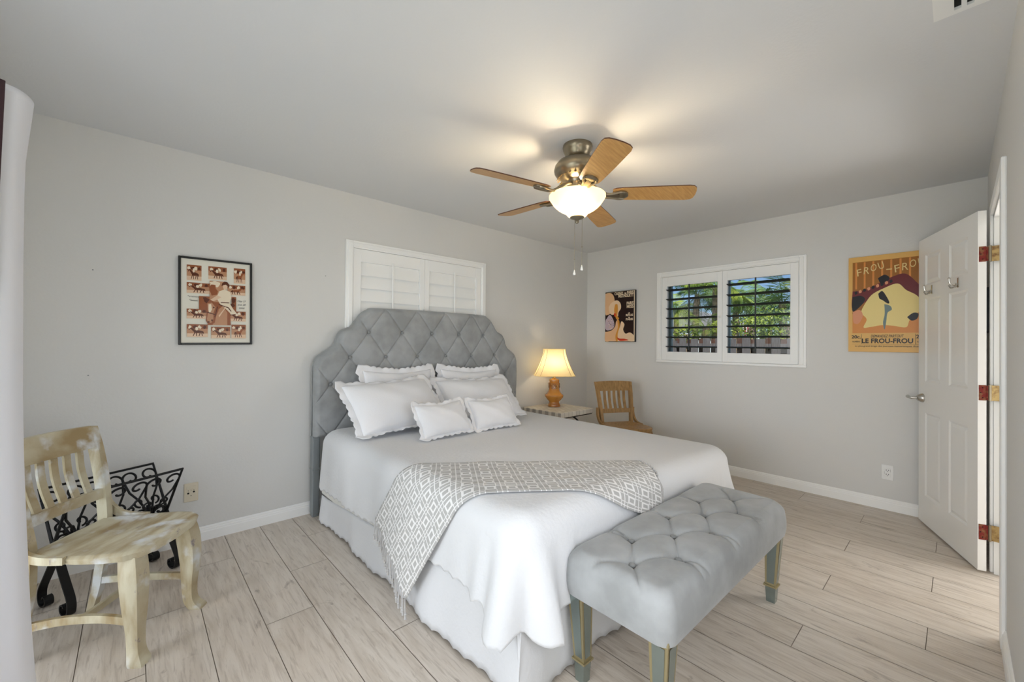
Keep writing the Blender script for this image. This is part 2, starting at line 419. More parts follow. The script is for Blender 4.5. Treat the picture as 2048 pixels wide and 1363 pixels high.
struct(floor_obj(), 'light grey-beige wood-look plank floor laid towards the headboard wall', 'floor')
struct(MB().box(XD-.2, XB+.2, YC-1.5, YA+.2, CE, CE+.15).build('ceiling', CEIL, smooth=False), 'smooth white ceiling above the bed and fan', 'ceiling')
struct(MB().box(XD-4.2, XB+1.0, YC-2.5, YA+.8, CE+.16, CE+.3).build('roof', EXTW, smooth=False), 'flat roof over the room, overhang added to block sun, outside the view', 'roof')  # unseen overhang past the left wall added to keep the sun out
def holed(x0, x1, z0, z1, hx0, hx1, hz0, hz1, t0, t1, axis):
    mb = MB()
    for a, b, c, d in ((x0, hx0, z0, z1), (hx1, x1, z0, z1), (hx0, hx1, z0, hz0), (hx0, hx1, hz1, z1)):
        if b-a > 1e-4 and d-c > 1e-4:
            mb.box(*((t0, t1, a, b) if axis == 'x' else (a, b, t0, t1)), c, d)
    return mb
struct(holed(XD-.2, XB+.2, -.1, CE, 1.28, 2.54, 1.12, 2.0, YA, YA+.2, 'y').build('wall_back', WALL, smooth=False), 'light grey wall behind the tufted headboard', 'wall')
struct(holed(YC-.12, YA+.0, -.1, CE, .955, 2.215, 1.12, 2.0, XB, XB+.2, 'x').build('wall_right', WALL, smooth=False), 'light grey wall with the shuttered window and two posters', 'wall')
mbw = holed(XD-.2, 2.4, -.1, CE, -.05, 1.55, .7, 1.7, YC-.12, YC, 'y')
_h = holed(2.4, XB, -.1, CE, 2.77, 3.56, -.1, 2.01, YC-.12, YC, 'y'); mbw.add(_h.v, _h.f)
struct(mbw.build('wall_front', WALL, smooth=False), 'light grey wall at the right edge holding the open white door', 'wall')
struct(holed(YC, YA, -.1, CE, -.08, 2.92, -.1, 2.03, XD-.12, XD, 'x').build('wall_left', WALL, smooth=False), 'light grey wall behind the white curtain at the left edge', 'wall')
struct(MB().box(2.2, 4.31, YC-1.32, YC-1.22, -.1, CE).box(2.1, 2.2, YC-1.3, YC-.12, -.1, CE).box(4.31, 4.4, YC-1.3, YC-.12, -.1, CE).build('wall_hall', WALL, smooth=False), 'pale wall of the hall beyond the open door', 'wall')
def baseboard(name, a, b, inward, label):
    a, b, n = Vector(a), Vector(b), Vector(inward); prof = [(0, 0), (.014, 0), (.014, .055), (.012, .06), (.012, .068), (.008, .074), (.008, .08), (.002, .088), (0, .088)]
    mb = MB(); mb.rings([[p+n*u+Vector((0, 0, z)) for u, z in prof] for p in (a, b)]); return struct(mb.build(name, TRIM, smooth=False), label, 'baseboard')
baseboard('baseboard_back', (XD, YA, 0), (XB, YA, 0), (0, -1, 0), 'white moulded baseboard along the wall behind the headboard')
baseboard('baseboard_right', (XB, YC, 0), (XB, YA, 0), (-1, 0, 0), 'white moulded baseboard under the shuttered window wall')
baseboard('baseboard_front', (XD, YC, 0), (2.68, YC, 0), (0, 1, 0), 'white baseboard running up to the open door casing')
# door casing and jamb
mb = MB()
for x0, x1 in ((2.68, 2.77), (3.56, 3.62)):
    mb.cbox(x0, x1, YC, YC+.016, 0, 2.07, .004)
mb.cbox(2.77, 3.56, YC, YC+.016, 2.01, 2.07, .004)
mb.box(3.545, 3.56, YC-.12, YC+.001, 0, 2.01).box(2.77, 2.785, YC-.12, YC+.001, 0, 2.01).box(2.77, 3.56, YC-.12, YC+.001, 1.995, 2.01)
mb.box(3.53, 3.546, YC-.085, YC-.045, 0, 2.0)
struct(mb.build('trim_1', TRIM, smooth=False), 'white casing and jamb around the doorway at the right edge', 'door trim')

# the open door
DL = Vector((3.506, -.076, 0)); DA = R(20.66)
def door():
    W, H, T = .765, 2.035, .035
    mb = MB(); mb.box(0, W, -T, -.007, .014, H)
    cols = ((.105, .325), (.44, .66)); rows = ((.215, .80), (1.02, 1.606), (1.70, 1.915))
    xs = [0, *cols[0], *cols[1], W]
    for i in (0, 2, 4): mb.box(xs[i], xs[i+1], -.0072, 0, .014, H)
    zs = [.014]+[z for r in rows for z in r]+[H]
    for c in cols:
        for i in (0, 2, 4, 6): mb.box(c[0], c[1], -.0072, 0, zs[i], zs[i+1])
        for z0, z1 in rows:
            a, b = c; i1, i2 = .012, .034
            o = [(a+i1, z0+i1), (b-i1, z0+i1), (b-i1, z1-i1), (a+i1, z1-i1)]; n = [(a+i2, z0+i2), (b-i2, z0+i2), (b-i2, z1-i2), (a+i2, z1-i2)]
            e = [(a, z0), (b, z0), (b, z1), (a, z1)]
            vs = [(x, -.0005, z) for x, z in e]+[(x, -.0071, z) for x, z in o]+[(x, -.0015, z) for x, z in n]
            mb.add(vs, [(k, (k+1) % 4, 4+(k+1) % 4, 4+k) for k in range(4)]+[(4+k, 4+(k+1) % 4, 8+(k+1) % 4, 8+k) for k in range(4)]+[(8, 9, 10, 11)])
    d = mb.build('door_1', DOORW, smooth=False, loc=DL, rot=(0, 0, DA))
    struct(d, 'white six panel door standing open in front of the yellow poster', 'door')
    h = MB(); h.lathe([(.001, .034), (.012, .034), (.02, .03), (.03, .012), (.032, .004), (.032, 0)], 28)
    h.v = [(x+.695, z, y+.9) for x, y, z in h.v]
    h.tube([(.695, .025, .9), (.695, .06, .9), (.70, .066, .9)], .0085, 10).tube([(.693, .064, .9), (.71, .066, .9), (.755, .064, .9), (.765, .06, .9)], [.011, .0105, .0105, .012], 12)
    tag(h.build('handle', CHROME, d), 'satin nickel lever handle')
    for z in (1.79, 1.01, .23):
        q = MB(); q.mi = 0; q.cbox(-.0025, .001, -.033, -.004, z-.043, z+.043, .001)
        q.mi = 2
        q.tube([(-.004, -.047, z-.045), (-.004, -.047, z+.045)], .0065, 10)
        for k in (-.027, -.009, .009, .027): q.tube([(-.004, -.047, z+k-.0006), (-.004, -.047, z+k+.0006)], .0072, 10)
        q.mi = 0; q.box(-.0025, 0, -.045, -.033, z-.04, z+.04)
        q.mi = 1; inv = Matrix.Rotation(-DA, 4, 'Z') @ Matrix.Translation(-DL)
        q.box(3.526, 3.5295, -.183, -.128, z-.043, z+.043, mtx=inv)
        q.mi = 3
        for dz in (-.028, 0, .028): q.sphere((-.0025, -.014-(.008 if dz else 0)+.003, z+dz), .003, 8)
        tag(q.build('hinge', [RUST, BRASS, NICKEL, HOLE], d), 'worn red and brass hinge')
    for s in (.555, .21):
        q = MB(); q.cbox(s-.008, s+.008, 0, .004, 1.63, 1.69, .0015)
        q.tube(smooth([(s, .003, 1.65), (s, .02, 1.643), (s, .038, 1.655), (s, .042, 1.685)], 6), .004, 8).sphere((s, .042, 1.688), .006, 10)
        for e in (-1, 1): q.tube(smooth([(s, .003, 1.655), (s+e*.012, .016, 1.634), (s+e*.03, .024, 1.632), (s+e*.042, .026, 1.645)], 6), .0038, 8).sphere((s+e*.042, .026, 1.648), .0055, 10)
        tag(q.build('coat_hook', CHROME, d), 'small silver double coat hook')
    return d
door()
# sliding glass door in the left wall (outside the view; daylight enters here)
mb = MB()
for y0, y1 in ((-.08, -.03), (.95, 1.0), (1.9, 1.95), (2.87, 2.92)): mb.box(XD-.08, XD-.03, y0, y1, 0, 2.03)
mb.box(XD-.08, XD-.03, -.08, 2.92, 1.98, 2.03).box(XD-.08, XD-.03, -.08, 2.92, -.02, .03)
sd = struct(mb.build('door_2', ALU, smooth=False), 'sliding glass patio door in the curtained wall, beyond the left edge', 'door')
for y0, y1 in ((-.03, .95), (1.0, 1.9), (1.95, 2.87)): MB().box(XD-.058, XD-.052, y0, y1, .03, 1.98).build('glass_pane', GLASS, sd, smooth=False)

mb = MB()
for x0, x1 in ((-.05, -.01), (.73, .77), (1.51, 1.55)): mb.box(x0, x1, YC-.1, YC-.05, .7, 1.7)
mb.box(-.05, 1.55, YC-.1, YC-.05, .7, .74).box(-.05, 1.55, YC-.1, YC-.05, 1.66, 1.7)
rw = struct(mb.build('added_window', ALU, smooth=False), 'plain window in the door wall, added for fill light, outside the view', 'window')  # unseen window added as an opening for the fill lamp
for x0, x1 in ((-.01, .73), (.77, 1.51)): MB().box(x0, x1, YC-.078, YC-.073, .74, 1.66).build('glass_pane', GLASS, rw, smooth=False)

# windows with plantation shutters
def window(name, loc, rz, w, h, open_, label, lmat):
    cw = .058
    mb = MB()
    for x0, x1, z0, z1 in ((-w/2, -w/2+cw, 0, h), (w/2-cw, w/2, 0, h), (-w/2+cw, w/2-cw, h-cw, h)):
        mb.cbox(x0, x1, 0, .02, z0, z1, .003)
    i = .018
    for x0, x1, z0, z1 in ((-w/2+i, -w/2+cw-.008, .02, h-i), (w/2-cw+.008, w/2-i, .02, h-i), (-w/2+cw-.008, w/2-cw+.008, h-cw+.008, h-i)):
        mb.cbox(x0, x1, .01, .028, z0, z1, .003)
    mb.cbox(-w/2-.002, w/2+.002, 0, .024, -.004, .02, .004)
    for x0, x1, z0, z1 in ((-w/2+cw, -w/2+cw+.012, .042, h-cw), (w/2-cw-.012, w/2-cw, .042, h-cw)): mb.box(x0, x1, -.19, .0, z0, z1)
    mb.box(-w/2+cw, w/2-cw, -.19, 0, .03, .042).box(-w/2+cw, w/2-cw, -.19, 0, h-cw-.012, h-cw+.01)
    o = mb.build(name, TRIM, smooth=False, loc=loc, rot=(0, 0, rz)); struct(o, label, 'window')
    pw = (w-2*cw-.006)/2; z0, z1 = .022, h-cw-.002
    for sgn in (-1, 1):
        xa, xb = (-w/2+cw+.002, -.001) if sgn < 0 else (.001, w/2-cw-.002)
        so, si = .061, .047
        oa, ob = (xa+so, xb-si) if sgn < 0 else (xa+si, xb-so)
        q = MB(); tr, brl = .10, .09; oz0, oz1 = z0+brl, z1-tr
        f0, f1 = -.014, .014
        q.cbox(xa, oa, f0, f1, z0, z1, .002).cbox(ob, xb, f0, f1, z0, z1, .002).cbox(oa-.001, ob+.001, f0, f1, oz1, z1, .002).cbox(oa-.001, ob+.001, f0, f1, z0, oz0, .002)
        p = q.build('shutter_panel', SHUT, o, smooth=False)
        H = oz1-oz0; n = 7; pitch = H*.1436
        for k in range(n):
            zc = oz1-H*(.062+.1436*k) if open_ else oz1-.053-.1027*k
            L = .057
            if not open_: L = .0565
            prof = [(-L, 0), (-L*.6, .0022), (0, .003), (L*.6, .0022), (L, 0), (L*.6, -.0022), (0, -.003), (-L*.6, -.0022)] if not open_ else [(-L, 0), (-L*.6, .0055), (0, .0068), (L*.6, .0055), (L, 0), (L*.6, -.0055), (0, -.0068), (-L*.6, -.0055)]
            an = R(5) if open_ else R(-79)
            c, s = math.cos(an), math.sin(an)
            lv = MB(); lv.rings([[(x, a*c-b*s, zc+a*s+b*c) for a, b in prof] for x in (oa+.002, ob-.002)])
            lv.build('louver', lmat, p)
        xm = (oa+ob)/2
        yr = .059 if open_ else .026
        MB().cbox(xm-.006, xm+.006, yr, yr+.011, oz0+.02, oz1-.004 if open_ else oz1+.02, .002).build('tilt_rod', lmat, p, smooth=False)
        if sgn > 0: MB().sphere(((xa if rz > 0 else xb)+.02, .02, (z0+z1)/2), .011, 12).build('knob', PLASTW, p)
    q = MB(); a, b = w/2-cw-.012, .012
    for x0, x1 in ((-a, -a+.035), (-.02, .02), (a-.035, a)): q.box(x0, x1, -.155, -.12, .042, h-cw-.012)
    q.box(-a, a, -.155, -.12, .042, .075).box(-a, a, -.155, -.12, h-cw-.045, h-cw-.012)
    s = q.build('sash_frame', ALU, o, smooth=False)
    for x0, x1 in ((-a+.03, -.018), (.018, a-.03)): MB().box(x0, x1, -.14, -.136, .07, h-cw-.04).build('glass_pane', GLASS, s, smooth=False)
    return o
window('window_1', (1.911, YA, 1.08), PI, 1.40, .991, False, 'white window with closed plantation shutters behind the headboard', SHUT)
window('window_2', (XB, 1.5855, 1.078), PI/2, 1.388, .985, True, 'white framed window with open shutter louvers coloured in backlit shade, looking onto palms', BACKLITLV)

# ceiling vent
v = thing('ceiling_vent', 'white slotted air vent in the ceiling at the upper right', 'vent', (1.93, -.02, CE))
mb = MB(); mb.box(-.17, .17, -.08, -.06, -.012, 0).box(-.17, .17, .03, .08, -.012, 0).box(-.17, -.035-.1, -.06, .03, -.012, 0).box(.145, .17, -.06, .03, -.012, 0)
mb.build('frame', PLASTW, v, smooth=False)
MB().box(-.135, .145, -.06, .03, -.002, -.0005).build('backing', HOLE, v, smooth=False)
for k in range(4):
    y = .026-.03*k+.0
    MB().box(-.135, .145, y-.026, y-.013, -.012, -.003).build('slat', PLASTW, v, smooth=False)
# nails left in the headboard wall
for (x, z), lb in zip(((-.171, 1.653), (1.06, 1.764), (-.183, 1.071)), ('tiny nail in the wall left of the black-framed photo collage', 'tiny nail in the wall beside the shuttered window above the headboard', 'tiny nail low in the wall, above the weathered chair')):
    n = MB(); n.lathe([(.0012, 0), (.0012, .014), (.0035, .0145), (.0035, .016), (.0002, .0162)], 10); n.v = [(a, -c, b) for a, b, c in n.v]
    tag(n.build('nail', SILVER, loc=(x, YA, z)), lb, 'nail', 'nails left in the wall')

# ------------------------------------------------------------------ outlets
def outlet(name, loc, rz, mt, label, kind):
    o = thing(name, label, 'outlet', loc, rz)
    w, h = .036, .058
    MB().cbox(-w, w, -.007, 0, -h, h, .003).build('cover_plate', mt, o, smooth=False)
    s = MB(); s.mi = 0
    if kind == 'duplex':
        s.cbox(-.018, .018, -.0095, -.006, -.034, .034, .0015); s.mi = 1
        for zc in (-.018, .014):
            for dx in (-.0065, .0065): s.box(dx-.0016, dx+.0016, -.0102, -.0094, zc, zc+.009)
            s.box(-.0025, .0025, -.0102, -.0094, zc-.008, zc-.004)
        s.box(-.0175, -.0165, -.0102, -.0094, -.012, .008).box(.0165, .0175, -.0102, -.0094, .006, .026)
    else:
        s.cbox(-.025, .025, -.010, -.006, .022, .038, .0015); s.mi = 1
        for dx, dz, r in ((-.014, -.004, .0055), (.014, .002, .0055), (-.014, .012, .0022), (.014, .013, .0018), (0, .014, .0018), (0, -.02, .0022)):
            q = MB(); q.lathe([(r, 0), (r, .0012), (.0002, .0013)], 12); s.add([(dx+a, -.0068-c, dz+b) for a, b, c in q.v], q.f)
    s.build('socket', [mt, HOLE], o, smooth=False); return o
outlet('wall_outlet', (.272, YA, .32), 0, IVORY, 'ivory wall outlet to the right of the magazine rack', 'old')
outlet('wall_outlet', (XB, .369, .29), -PI/2, PLASTW, 'white duplex outlet low on the window wall near the door', 'duplex')

# ------------------------------------------------------------------ bed
BX, BXN, BXP, BY0, BY1, BZ = 1.96, .99, 2.93, 1.03, 3.07, .630
def headboard_half():
    """outline of the headboard from the lower left corner to the middle of the top, x measured from the centre"""
    left = [(-1.005, .58), (-1.003, 1.03), (-.998, 1.10), (-.982, 1.145), (-.955, 1.172), (-.87, 1.226)]
    mid = [(-.87, 1.226), (-.845, 1.262), (-.835, 1.30), (-.817, 1.338), (-.79, 1.362), (-.735, 1.385)]
    top = [(-.735, 1.385), (-.708, 1.41), (-.68, 1.452), (-.645, 1.495), (-.60, 1.525), (-.55, 1.540), (-.3, 1.545), (0, 1.546)]
    out = []
    for seg in (left, mid, top):
        q = [(p.x, p.y) for p in smooth([(a, b, 0) for a, b in seg], 6)]
        out += q if not out else q[1:]
    return out
HO = headboard_half(); HFULL = HO+[(-x, z) for x, z in reversed(HO[:-1])]
def hb_top(x):
    ax = -abs(x)
    best = None
    for (a, p), (b, q) in zip(HO, HO[1:]):
        if min(a, b) <= ax <= max(a, b) and abs(b-a) > 1e-9: best = p+(q-p)*(ax-a)/(b-a)
    return best if best is not None else 1.03
def dist_outline(x, z):
    d = 9
    for (a, p), (b, q) in zip(HFULL, HFULL[1:]):
        vx, vz = b-a, q-p; L = vx*vx+vz*vz
        t = 0 if L == 0 else max(0, min(1, ((x-a)*vx+(z-p)*vz)/L))
        d = min(d, math.hypot(x-a-vx*t, z-p-vz*t))
    return d
bed = thing('bed', 'large bed with grey button-tufted scalloped headboard and white skirt', 'bed', (BX, 2.05, 0))
def L(x, y, z): return (x-BX, y-2.05, z)
TX, TZ, SX, SZ = -.035, 1.345, .286, .39
def tuft(x, z):
    a, c = (x-TX)/SX+(z-TZ)/SZ, (x-TX)/SX-(z-TZ)/SZ
    fa, fc = abs(a-round(a)), abs(c-round(c))
    cre = .0075*(math.exp(-fa/.020)+math.exp(-fc/.020))
    puff = .010*(min(1, fa*2)**.5*min(1, fc*2)**.5)
    dB = math.hypot(fa*.2, fc*.2)
    return puff-cre-.012*math.exp(-(dB/.02)**2)
def headboard():
    xs = []
    nx = 420
    for i in range(nx+1):
        u = -1+2*i/nx; xs.append(1.004*math.sin(u*PI/2)*.35+1.004*u*.65)
    zs_n = 220; rings = []; yb = 3.205; T = .085; vs = []; fs = []
    for x in xs:
        zt = hb_top(max(-1.0035, min(1.0035, x)))
        for j in range(zs_n+1):
            v = j/zs_n; z = .58+(zt-.58)*(1-(1-v)**1.25)
            d = dist_outline(x, z)
            if z < .66: d = min(d, max(z-.58, 0)+.02)
            r = .042; k = math.sqrt(max(0, 1-(1-min(d/r, 1))**2))
            y = yb-.03-(T-.03)*k-(tuft(x, z) if d > .012 else tuft(x, z)*d/.012)*min(1, d/.03)
            vs.append((x, y-2.05, z))
    n1 = zs_n+1
    for i in range(nx):
        for j in range(zs_n):
            fs.append((i*n1+j, (i+1)*n1+j, (i+1)*n1+j+1, i*n1+j+1))
    mb = MB(); mb.add(vs, fs)
    # border strip back to the wall side
    n = len(HFULL); bv = [(x, yb-.028-2.05, z) for x, z in HFULL]+[(x, yb-2.05, z) for x, z in HFULL]
    mb.add(bv, [(k, k+1, k+1+n, k+n) for k in range(n-1)]+[tuple(range(n, 2*n))])
    h = mb.build('headboard', VELVET, bed, angle=70)
    for row in range(4):
        z = TZ-row*SZ/2
        for k in range(-5, 6):
            x = TX+k*SX+(SX/2 if row % 2 else 0)
            if abs(x) > .96 or z > hb_top(x)-.06 or z < .68 or dist_outline(x, z) < .05: continue
            b = MB(); b.lathe([(.0115, 0), (.0125, .004), (.0105, .008), (.005, .0105), (.0003, .011)], 16)
            b.v = [(x+p, 3.129-2.05-q, z+c) for p, c, q in b.v]
            b.build('button', VELVETB, h)
    for s in (-1, 1):
        l = MB(); x = s*.98
        l.cbox(x-.025, x+.025, 1.095, 1.155, .02, .575, .004).cbox(x-.027, x+.027, 1.093, 1.157, .57, .582, .003).cbox(x-.0275, x+.0275, 1.092, 1.158, .335, .35, .003)
        l.box(x-.017, x+.017, 1.0925, 1.1, .37, .55).box(x-.018, x+.018, 1.0925, 1.1, .06, .32).cbox(x-.022, x+.022, 1.10, 1.15, 0, .025, .002)
        l.build('leg', SILVER, bed, smooth=False)
    return h
headboard()
MB().cbox(BXN-BX+.006, BXP-BX-.006, BY0+.006-2.05, 3.09-2.05, .17, .42, .02).build('box_spring', CREAM, bed)
MB().cbox(BXN-BX+.035, BXP-BX-.035, BY0+.035-2.05, 3.085-2.05, .40, .555, .06).build('mattress', WHITEF, bed)
MB().cbox(BXN-BX+.08, BXP-BX-.08, BY0+.1-2.05, 3.09-2.05, .14, .19, .005).build('base_frame', SILVER, bed)
for x in (-.80, .80):
    for y in (-.85, .9): MB().cbox(x-.025, x+.025, y-.025, y+.025, 0, .14, .004).build('support_leg', SILVER, bed)
def skirt(name, pts, nrm, z1, zhem):
    """scalloped hanging panel along a path"""
    mb = MB(); rows = 10; n = len(pts); vs = []
    acc = 0
    for i, p in enumerate(pts):
        if i: acc += (Vector(p)-Vector(pts[i-1])).length
        nn = nrm[i]
        for j in range(rows+1):
            t = j/rows; z1_ = z1(p) if callable(z1) else z1; z = z1_+(zhem+.011*abs(math.sin(acc/.075*PI))-z1_)*t
            off = t*(.012+.010*math.sin(acc*9+1)+.006*math.sin(acc*23))
            vs.append((p[0]+nn[0]*off-BX, p[1]+nn[1]*off-2.05, z))
    r1 = rows+1
    mb.add(vs, [(i*r1+j, (i+1)*r1+j, (i+1)*r1+j+1, i*r1+j+1) for i in range(n-1) for j in range(rows)])
    o = mb.build(name, QUILT, bed, angle=60); sm = o.modifiers.new('thickness', 'SOLIDIFY'); sm.thickness = .004; sm.offset = -1; return o
N1 = 260
skirt('bed_skirt', [(BXN+.003, 3.06+(BY0-.012-3.06)*i/N1) for i in range(N1+1)], [(-1, 0)]*(N1+1), lambda p: max(.18, min(.32, .18+.085*(2.95-p[1]))), .006)
skirt('bed_skirt', [(BXN-.006+(BXP-BXN+.012)*i/N1, BY0+.003) for i in range(N1+1)], [(0, -1)]*(N1+1), .32, .006)
skirt('bed_skirt', [(BXP-.003, BY0+(3.06-BY0)*i/N1) for i in range(N1+1)], [(1, 0)]*(N1+1), .20, .006)

# bedspread draped over the mattress
RE = .09
def topz(x): return .642-.052*max(0, min(1, (x-1.15)/1.75))   # the mattress dips a little on the lamp side
def corner_w(x, y):
    """how close a point of the edge is to a foot corner, 1 at the corner"""
    c = min(math.hypot(x-BXN, y-BY0), math.hypot(x-BXP, y-BY0)); return math.exp(-(c/.17)**2)
def flare(x, y, s, d):
    cw = corner_w(x, y); t = max(0, d)/.35
    if y < BY0+.02 and BXN+.28 < x < BXP-.2: t *= .25          # pressed flat by the bench
    return (.016*t + cw*(.085*t) + t*(.007*math.sin(s*10+.7)+.004*math.sin(s*27+2)) + cw*t*.050*math.sin(s*44+1.2))
def spread():
    N = 720; a, b = (BXP-BXN)/2+.012, (BY1-BY0)/2+.012
    cx, cy = (BXN+BXP)/2, (BY0+BY1)/2
    ring, per = rrect(a, b, .115, N); inner, _ = rrect(a-RE, b-RE, .045, N); rings = []
    for k in range(1, 26):
        r = (k/25)
        rings.append([Vector((cx+p.x*r, cy+p.y*r, topz(cx+p.x*r)+.004*math.sin(p.x*r*7+1)*math.sin(p.y*r*6)*(1-r**4))) for p, n, s in inner])
    for k in range(1, 7):
        th = PI/2*k/6
        rings.append([Vector((cx+i[0].x+(o[0].x-i[0].x)*math.sin(th), cy+i[0].y+(o[0].y-i[0].y)*math.sin(th), topz(cx+i[0].x)-RE*(1-math.cos(th)))) for i, o in zip(inner, ring)])
    rows = 26; hang = [[] for _ in range(rows)]
    for p, n, s in ring:
        x, y = cx+p.x, cy+p.y
        tz = topz(x)
        if y > BY1-.05: zh = tz-RE-.03
        else:
            if x < cx: zh = lerp_tab([(3.1, .245), (2.55, .255), (2.2, .27), (1.7, .295), (1.3, .32)], y)
            else: zh = .27
            if y < BY0+.05: zh = .30+.01*math.sin(x*5)
            zh -= .085*corner_w(x, y)*(.6+.4*math.cos(s*44+.5))
            zh += .013*abs(math.sin(s/.075*PI))-.006
        D = tz-RE-zh
        for j in range(rows):
            d = D*(j+1)/rows; f = flare(x, y, s, d) if y < BY1-.05 else 0
            hang[j].append(Vector((x+n.x*f, y+n.y*f, tz-RE-d)))
    rings += hang
    vs = [p for r in rings for p in r]; n = N; fs = []
    for i in range(len(rings)-1):
        for k in range(n): fs.append((i*n+k, i*n+(k+1) % n, (i+1)*n+(k+1) % n, (i+1)*n+k))
    c = len(vs); vs.append(Vector((cx, cy, topz(cx)))); fs += [(c, (k+1) % n, k) for k in range(n)]
    o = MB().add(vs, fs).build('bedspread', QUILT, angle=80)
    m = o.modifiers.new('thickness', 'SOLIDIFY'); m.thickness = .005; m.offset = 1
    return tag(o, 'white textured bedspread with a scalloped hem covering the bed', 'bedspread')
spread()

# throw blanket lying diagonally over the foot of the bed
def throw_obj():
    P0 = Vector((.958, 1.895)); D = Vector((.836, -.548)); Q = Vector((-.548, -.836))   # along / across (towards the foot)
    Wd = .44; s0, s1 = -.30, 1.29; ns, nw = 240, 60
    lift = .0125
    xl, yf = BXN-.012, BY0-.012
    def fold(e):
        """e = distance beyond (edge - RE); returns (horizontal, drop)"""
        if e <= 0: return e, 0
        if e < RE*PI/2: return RE*math.sin(e/RE), RE*(1-math.cos(e/RE))
        return RE, RE+e-RE*PI/2
    def place(s, t):
        p = P0+D*s+Q*t; x, y = p.x, p.y
        wav = .0025*math.sin(t*38+s*3)+.002*math.sin(s*17)
        eL = (xl+RE)-x; eF = (yf+RE)-y
        z = topz(x)+lift+max(0, wav)
        if eL > 0:
            h, dr = fold(eL); x = xl+RE-h; z -= dr
            k = max(0, dr-RE); x -= lift*min(1, eL/RE)+k*.11+.004*math.sin(t*30+k*8)*min(1, k*8)
        if eF > 0:
            h, dr = fold(eF); yy = yf+RE-h; z -= dr; k = max(0, dr-RE)
            wgt = max(0, min(1, (s-.75)/.5)); x += max(0, dr-.03)*(-.35+1.0*wgt)
            y = yy-lift*min(1, eF/RE)-k*.10-.006
        return Vector((x, y, z))
    # right edge of the strip ends on the foot drop
    vs = []; uvs = []
    for i in range(ns+1):
        for j in range(nw+1):
            t = Wd*j/nw; s = s0+(s1-s0)*i/ns
            vs.append(place(s, t)); uvs.append((s, t))
    n1 = nw+1
    fs = [(i*n1+j, (i+1)*n1+j, (i+1)*n1+j+1, i*n1+j+1) for i in range(ns) for j in range(nw)]
    mb = MB().add(vs, fs); o = mb.build('throw_blanket', THROW, angle=80)
    uv = o.data.uv_layers.new(name='weave')
    for p in o.data.polygons:
        for li in p.loop_indices: uv.data[li].uv = uvs[o.data.loops[li].vertex_index]
    m = o.modifiers.new('thickness', 'SOLIDIFY'); m.thickness = .004; m.offset = 1
    tag(o, 'grey and white trellis-pattern throw with tassels across the foot of the bed', 'throw blanket')
    for k in range(52):
        t = Wd*(k % 26+.5)/26; p = place(s0 if k < 26 else s1, t)
        L_ = (.070 if k < 26 else .03)+.008*rnd.random(); sx, sy = (rnd.random()-.5)*.008, (rnd.random()-.5)*.014
        ox = -.004 if k < 26 else .006
        if k >= 26: p = p+Vector((0, -.004, .004)); L_ = L_ if p.z < BZ-.03 else .004; sx += .014
        pts = [p+Vector((-.002, 0, .003)), Vector((p.x+ox+sx*.4, p.y+sy*.4, p.z-L_*.45)), Vector((p.x+ox+sx, p.y+sy, p.z-L_))]
        tm = MB().tube(pts, [.0022, .0028, .003], 6); e = pts[-1]
        tm.sphere((e.x, e.y, e.z-.002), .0065, 8).tube([(e.x, e.y, e.z-.004), (e.x+.001, e.y, e.z-.024)], [.004, .0062], 6)
        tm.build('tassel', FRINGE, o)
throw_obj()

